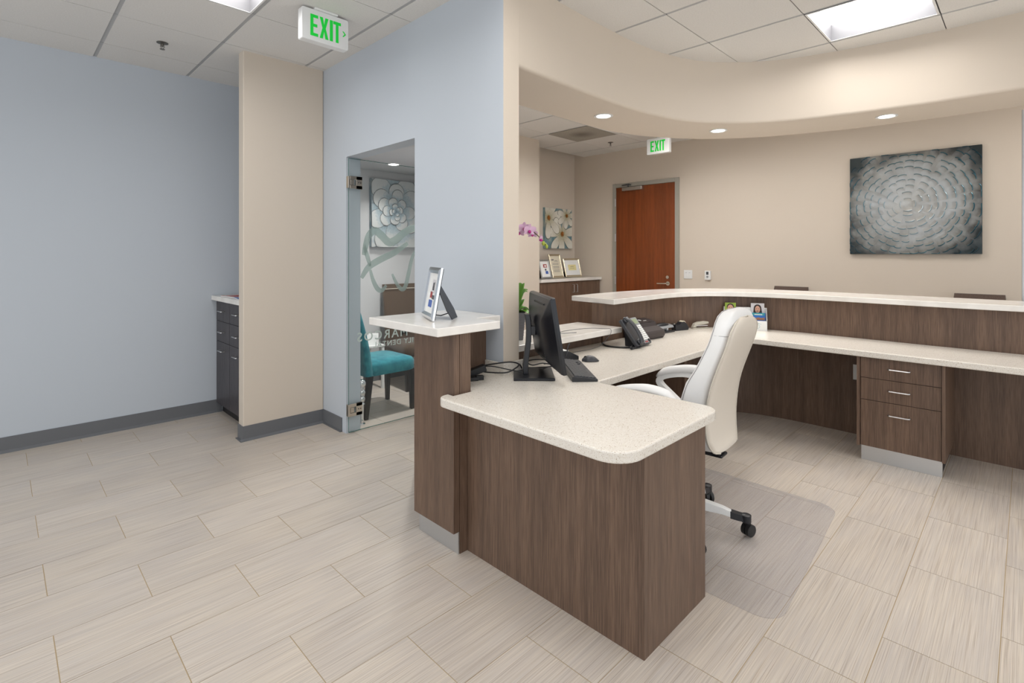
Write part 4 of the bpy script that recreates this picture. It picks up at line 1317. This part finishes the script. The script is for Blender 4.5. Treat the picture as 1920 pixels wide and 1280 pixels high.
for a, L, wd_, ri, dr in ((.4, .075, .034, .165, .02), (.2, .085, .042, .055, .04), (-.55, .09, .04, .035, .03), (1.2, .10, .045, .10, .03), (2.6, .12, .045, .08, .05), (-1.8, .09, .04, .06, .03), (.15, .07, .042, .155, .02), (.9, .07, .04, .20, .02), (3.7, .11, .04, .10, .05)):
    leaf((0, 0, .152), a, L, wd_ * 1.45, ri, dr)
stemP = catmull([(0, 0, .15), (-.02, .01, .35), (-.03, .01, .55), (-.015, 0, .66), (.02, 0, .685), (.055, 0, .678), (.10, 0, .655), (.135, 0, .625), (.165, 0, .59), (.185, 0, .565)], 5)
obj('flower_stem', MB().tube(stemP, .0028, 7), 'stem_brown', orc, smooth=True, world=False)
obj('stake', MB().tube([(-.012, .008, .15), (-.012, .008, .66)], .002, 6), 'leaf', orc, world=False)
def bloom(c_, yaw, s_):
    M = Matrix.Translation(c_) @ Matrix.Rotation(yaw, 4, 'Z') @ Matrix.Rotation(R(15), 4, 'Y')
    mb = MB(); mb.T = M
    for k, (an, ln_, wd_) in enumerate(((90, 1, .62), (210, .95, .55), (330, .95, .55), (20, 1.1, .95), (160, 1.1, .95))):
        a = R(an)
        g = []
        for i in range(6):
            t_ = i / 5
            wv = wd_ * s_ * math.sin(PI * min(.97, .12 + .82 * t_)) ** .7
            row = []
            for j in (-1, -.5, 0, .5, 1):
                y, z = s_ * ln_ * t_ * math.cos(a) - j * wv / 2 * math.sin(a), s_ * ln_ * t_ * math.sin(a) + j * wv / 2 * math.cos(a)
                row.append((.004 * k * .3 + s_ * .25 * t_ * t_ - abs(j) * .002, y, z))
            g.append(row)
        mb.sheet(g)
    o = obj('blossom', mb, 'orchid', orc, smooth=True, world=False, angle=80)
    mb = MB(); mb.T = M
    mb.ball((.012, 0, -.006), (.012, s_ * .22, s_ * .26), 10, 6)
    obj('throat', mb, 'orchid_throat', o, smooth=True, world=False)
bloom((.045, -.015, .675), R(-75), .038)
bloom((.075, -.02, .660), R(-60), .042)
bloom((.020, .01, .650), R(-110), .036)
bloom((.10, .012, .640), R(-100), .032)
bloom((.140, -.012, .610), R(-20), .030)
mb = MB().ball((.165, 0, .582), (.011, .011, .014), 10, 6).ball((.185, -.004, .563), (.009, .009, .013), 10, 6).ball((.178, .01, .575), (.008, .008, .011), 10, 6)
obj('buds', mb, 'bud', orc, smooth=True, world=False)

# ------------------------------------------------------------------ office chair
ch = thing('office_chair', 'white leather high-back office chair turned to the desk on the clear mat', 'office chair', (2.49, 1.24, .0075), R(4))
def srect(cx_, cy_, hx, hy, z, n=28, e=3.2):
    out = []
    for k in range(n):
        a = 2 * PI * k / n
        c_, s_ = math.cos(a), math.sin(a)
        out.append((cx_ + hx * math.copysign(abs(c_) ** (2 / e), c_), cy_ + hy * math.copysign(abs(s_) ** (2 / e), s_), z))
    return out
# back profile: z, rear y, thickness, half width
BPF = [(.440, -.222, .035, .120), (.452, -.206, .075, .165), (.50, -.192, .120, .198), (.58, -.187, .142, .213), (.68, -.196, .146, .216), (.76, -.212, .136, .216), (.84, -.238, .112, .216), (.90, -.260, .104, .215), (.96, -.280, .098, .212), (1.02, -.294, .096, .204), (1.065, -.297, .092, .188), (1.095, -.292, .082, .160), (1.115, -.284, .066, .120), (1.124, -.276, .046, .070)]
BPF = [(z if z < .9 else .9 + (z - .9) * .93, a, b_, c_) for z, a, b_, c_ in BPF]
rings = []
for z, yr, th, hw in BPF:
    rings.append(srect(0, yr + th / 2 + .004, hw, th / 2, z, 32, 4.5))
bk = obj('backrest', MB().loft(rings), 'leather_white', ch, smooth=True, world=False, angle=60)
# rear shell, slightly proud of the back
RPF = [q for q in BPF if q[0] < 1.02] + [(1.036, -.2968, .09, .178), (1.055, -.2968, .09, .142), (1.066, -.295, .09, .095), (1.071, -.294, .09, .05)]
g = []
for z, yr, th, hw in RPF:
    row = []
    for j in range(-6, 7):
        s_ = j / 6
        row.append((s_ * (hw - .006), yr - .0045 + .012 * abs(s_) ** 4, z))
    g.append(row)
rs = obj('rear_panel', MB().sheet(g), 'leather_cream', bk, smooth=True, world=False, angle=80)
so = rs.modifiers.new('thick', 'SOLIDIFY'); so.thickness = .006; so.offset = 1
rim = [((-(hw - .004)), yr + .003, z) for z, yr, th, hw in RPF] + [((hw - .004), yr + .003, z) for z, yr, th, hw in RPF[::-1]]
obj('piping', MB().tube(catmull(rim, 3), .0042, 7), 'piping', bk, smooth=True, world=False)
kx = (1 - .6 ** 4.5) ** (1 / 4.5)
rim = [(-hw * kx - .0004, yr + .004 + th * .8, z) for z, yr, th, hw in BPF] + [(hw * kx + .0004, yr + .004 + th * .8, z) for z, yr, th, hw in BPF[::-1]]
obj('stitching', MB().tube(catmull(rim, 3), .0016, 6), 'stitch', bk, smooth=True, world=False)
z, yr, th, hw = BPF[9]
seam = [(x, y, z_) for x, y, z_ in srect(0, yr + th / 2 + .004, hw + .0006, th / 2 + .0006, z - .012, 40, 4.5)]
obj('seam', MB().tube(seam, .0013, 5, closed=True), 'stitch', bk, world=False)
rings = [srect(0, .10, .21, .20, .405, 32, 3.5), srect(0, .10, .245, .235, .42, 32, 3.5), srect(0, .10, .255, .245, .45, 32, 3.5), srect(0, .10, .250, .240, .49, 32, 3.5), srect(0, .10, .21, .20, .512, 32, 3.5), srect(0, .10, .10, .10, .517, 32, 3.5)]
obj('seat', MB().loft(rings), 'leather_white', ch, smooth=True, world=False, angle=60)
for s_ in (-1, 1):
    x = s_ * .285
    pad = catmull([(x, -.075, .690), (x, -.03, .714), (x, .07, .724), (x, .18, .705), (x, .245, .682), (x, .285, .655)], 4)
    rr_ = []
    for k, p in enumerate(pad):
        f_ = k / (len(pad) - 1)
        e_ = min(1, .45 + 3.0 * min(f_, 1 - f_))
        rr_.append([(p[0] + .034 * e_ * math.cos(2 * PI * i / 12), p[1], p[2] + .024 * e_ * math.sin(2 * PI * i / 12)) for i in range(12)])
    ap = obj('armrest', MB().loft(rr_), 'leather_white', ch, smooth=True, world=False, angle=60)
    mb = MB()
    def bar(pts, w_, t_):
        P = catmull(pts, 4)
        rr2 = []
        for k, p in enumerate(P):
            a, c_ = Vector(P[max(k - 1, 0)]), Vector(P[min(k + 1, len(P) - 1)])
            d_ = (c_ - a).normalized(); n_ = Vector((0, -d_.z, d_.y))
            p = Vector(p)
            rr2.append([tuple(p + Vector((w_, 0, 0)) + n_ * t_), tuple(p + Vector((-w_, 0, 0)) + n_ * t_), tuple(p + Vector((-w_, 0, 0)) - n_ * t_), tuple(p + Vector((w_, 0, 0)) - n_ * t_)])
        mb.loft(rr2)
    bar([(x, .00, .675), (x, .10, .690), (x, .20, .672), (x, .265, .640), (x, .262, .61), (x, .20, .56), (x, .11, .49), (x, .06, .445)], .020, .014)
    bar([(x, -.01, .675), (x, -.03, .60), (x, -.05, .52), (x, -.02, .45), (x, .05, .43)], .018, .012)
    obj('arm_support', mb, 'white_plastic', ap, world=False, bevel=.004)
    obj('seat_rail', MB().box(min(x, s_ * .20), max(x, s_ * .20), -.03, .10, .415, .440), 'white_plastic', ch, world=False, bevel=.005)
obj('side_slot', MB().box(-.262, -.255, -.12, -.03, .485, .500), 'rubber_black', ch, world=False)
obj('mechanism', MB().box(-.10, .10, -.05, .16, .36, .405), 'black_plastic', ch, bevel=.01, world=False)
obj('back_bracket', MB().box(-.04, .04, -.20, -.04, .385, .40).box(-.04, .04, -.19, -.15, .385, .46), 'black_plastic', ch, bevel=.006, world=False)
mb = MB().lathe([(.028, .10), (.028, .24), (.022, .24), (.022, .36)], n=16)
obj('gas_lift', mb, 'black_plastic', ch, smooth=True, world=False)
obj('hub', MB().lathe([(.045, .085), (.05, .10), (.045, .135), (.03, .14)], n=20), 'white_plastic', ch, smooth=True, world=False)
for k in range(5):
    a = R(-74 + 72 * k)
    ca, sa = math.cos(a), math.sin(a)
    mb = MB()
    rg = []
    for r_, hw, zt, zb in ((.03, .026, .135, .085), (.10, .024, .132, .088), (.18, .021, .118, .084), (.235, .019, .100, .074)):
        rg.append([(r_ * ca - s1 * hw * sa, r_ * sa + s1 * hw * ca, z_) for s1, z_ in ((-1, zb), (1, zb), (.8, zt), (-.8, zt))])
    lg_ = obj('leg', MB().loft(rg), 'white_plastic', ch, world=False, bevel=.004)
    rg = []
    for r_, hw, zt, zb in ((.215, .0205, .106, .074), (.25, .021, .100, .070), (.285, .021, .096, .070)):
        rg.append([(r_ * ca - s1 * hw * sa, r_ * sa + s1 * hw * ca, z_) for s1, z_ in ((-1, zb), (1, zb), (.8, zt), (-.8, zt))])
    mb.loft(rg)
    mb.lathe([(.024, .066), (.024, .098), (.016, .102)], (.285 * ca, .285 * sa, 0), 14)
    obj('leg_cap', mb, 'black_plastic', lg_, world=False, smooth=True)
    cst = MB()
    px, py = .295 * ca, .295 * sa
    wd = Vector((math.cos(a + .9), math.sin(a + .9), 0))
    for s_ in (-1, 1):
        c0 = Vector((px, py, .029)) + Vector((-wd.y, wd.x, 0)) * .013 * s_
        ax = Vector((-wd.y, wd.x, 0))
        cst.tube([c0 - ax * .009, c0 - ax * .008, c0 + ax * .008, c0 + ax * .009], [.022, .029, .029, .022], 18)
    cst.tube([(px, py, .03), (px, py, .062)], .012, 10)
    cst.ball((px, py, .040), (.020, .020, .024), 12, 6)
    obj('caster', cst, 'rubber_black', ch, world=False, smooth=True)
# vinyl mat
cm_ = thing('chair_mat', 'clear vinyl chair mat under the white office chair', 'chair mat', (2.62, 1.2, 0))
mp_ = rounded([(2.045, .650, .09), (3.22, .725, .10), (3.22, 1.95, .10), (2.045, 1.95, .09)], 8)
rings = [[(x, y, .0005) for x, y in mp_], [(x, y, .004) for x, y in mp_]]
cx2, cy2 = 2.62, 1.31
def shrink(P, d):
    return [(cx2 + (x - cx2) * (1 - d / .58), cy2 + (y - cy2) * (1 - d / .64)) for x, y in P]
rings.append([(x, y, .0055) for x, y in shrink(mp_, .004)])
rings.append([(x, y, .0070) for x, y in shrink(mp_, .055)])
mb = MB()
mb.loft(rings, cap=False)
n_ = len(mp_); base_i = 3 * n_
mb.f.append(tuple(range(base_i, base_i + n_)))
obj('sheet', mb, 'mat_vinyl', cm_, smooth=True, angle=50)

# ------------------------------------------------------------------ consultation room chairs
def parsons(name, label, loc, rz, fm, seat_h=.46, back_h=1.0, w_=.47, d_=.50, piping=False, group=None, thick=.075):
    t = thing(name, label, 'chair', loc, rz, group)     # faces local +x
    rings = [srect(0, 0, d_ / 2 - .01, w_ / 2 - .006, seat_h - .115, 32, 9), srect(0, 0, d_ / 2, w_ / 2, seat_h - .10, 32, 9), srect(0, 0, d_ / 2, w_ / 2, seat_h - .035, 32, 9), srect(0, 0, d_ / 2 - .012, w_ / 2 - .012, seat_h - .008, 32, 8), srect(0, 0, d_ / 2 - .08, w_ / 2 - .08, seat_h + .012, 32, 6)]
    st_ = obj('seat', MB().loft(rings), fm, t, smooth=True, world=False, angle=50)
    br_ = []
    for k in range(9):
        f_ = k / 8
        z = seat_h - .112 + (back_h - seat_h + .112) * f_
        xo = -d_ / 2 + .002 - .11 * f_ ** 1.7
        hw = w_ / 2 * (1 - .10 * f_) * (1 if f_ < .97 else .97)
        tk = thick * (1 - .35 * f_)
        br_.append(srect(xo + tk / 2 - .02, 0, tk / 2 * (1 if f_ < .97 else .7), hw, z, 28, 7))
    bk_ = obj('backrest', MB().loft(br_), fm, t, smooth=True, world=False, angle=50)
    if piping:
        f_ = .93
        z = seat_h - .112 + (back_h - seat_h + .112) * f_
        xo = -d_ / 2 + .002 - .11 * f_ ** 1.7
        obj('piping', MB().tube([(xo + thick * .62, -w_ * .42, z), (xo + thick * .62, 0, z + .002), (xo + thick * .62, w_ * .42, z)], .004, 6), 'piping', bk_, world=False)
    for sx in (-1, 1):
        for sy in (-1, 1):
            x0, y0 = sx * (d_ / 2 - .03), sy * (w_ / 2 - .03)
            x1 = x0 - .035 if sx < 0 else x0
            r1, r2 = .024, .016
            mb = MB().loft([[(x1 + a * r2, y0 + c_ * r2, 0) for a, c_ in ((-1, -1), (1, -1), (1, 1), (-1, 1))], [(x0 + a * r1, y0 + c_ * r1, seat_h - .114) for a, c_ in ((-1, -1), (1, -1), (1, 1), (-1, 1))]])
            obj('leg', mb, 'leg_black', t, world=False, bevel=.002)
    return t
parsons('upholstered_chair', 'teal velvet upholstered chair with black legs behind the glass door', (2.42, 4.10, 0), 0, 'teal_velvet', .47, .99, .47, .48)
parsons('upholstered_chair', 'brown upholstered chair with a piped back behind the teal chair', (3.135, 4.60, 0), R(-96), 'brown_fabric', .46, 1.05, .455, .50, piping=True)
# two waiting chairs whose tops show over the counter
wc_ = parsons('waiting_chair', 'taupe waiting chair whose top shows above the counter, left of the silver wall art', (6.05, 1.90, 0), R(180), 'taupe_fabric', .46, 1.012, .40, .46, group='waiting chairs beyond the counter')
dup(wc_, (6.05, .315, 0), R(180), 'taupe waiting chair directly below the silver wall art', 'waiting chairs beyond the counter')
# little table with leaflets in the corner
tb = thing('side_table', 'small white side table with leaflets in the consultation room corner', 'table', (2.695, 4.83, 0))
obj('top', MB().box(-.14, .14, -.15, .15, .43, .45), 'white_plastic', tb, bevel=.003, world=False)
for sx in (-.12, .12):
    for sy in (-.13, .13):
        obj('leg', MB().box(sx - .013, sx + .013, sy - .013, sy + .013, 0, .43), 'white_plastic', tb, world=False)
for k, (dx, mm, lb) in enumerate(((.035, 'ink_red', 'red and white leaflet standing on the small white side table'), (.10, 'ink_magenta', 'magenta leaflet standing on the small white side table'))):
    lf = thing('leaflet', lb, 'leaflet', (2.695 + dx, 4.76 + .09 * k, .4505), R(-40 + 12 * k))
    mb = MB().prism_x([(-.03, 0), (-.028, 0), (0, .10), (-.002, .10)], -.05, .05).prism_x([(.03, 0), (.028, 0), (0, .10), (.002, .10)], -.05, .05)
    obj('card', mb, 'paper', lf, world=False)
    mb = MB().prism_x([(-.0240, .018), (-.0228, .018), (-.0126, .055), (-.0138, .055)], -.048, .048)
    obj('print', mb, mm, lf, world=False)
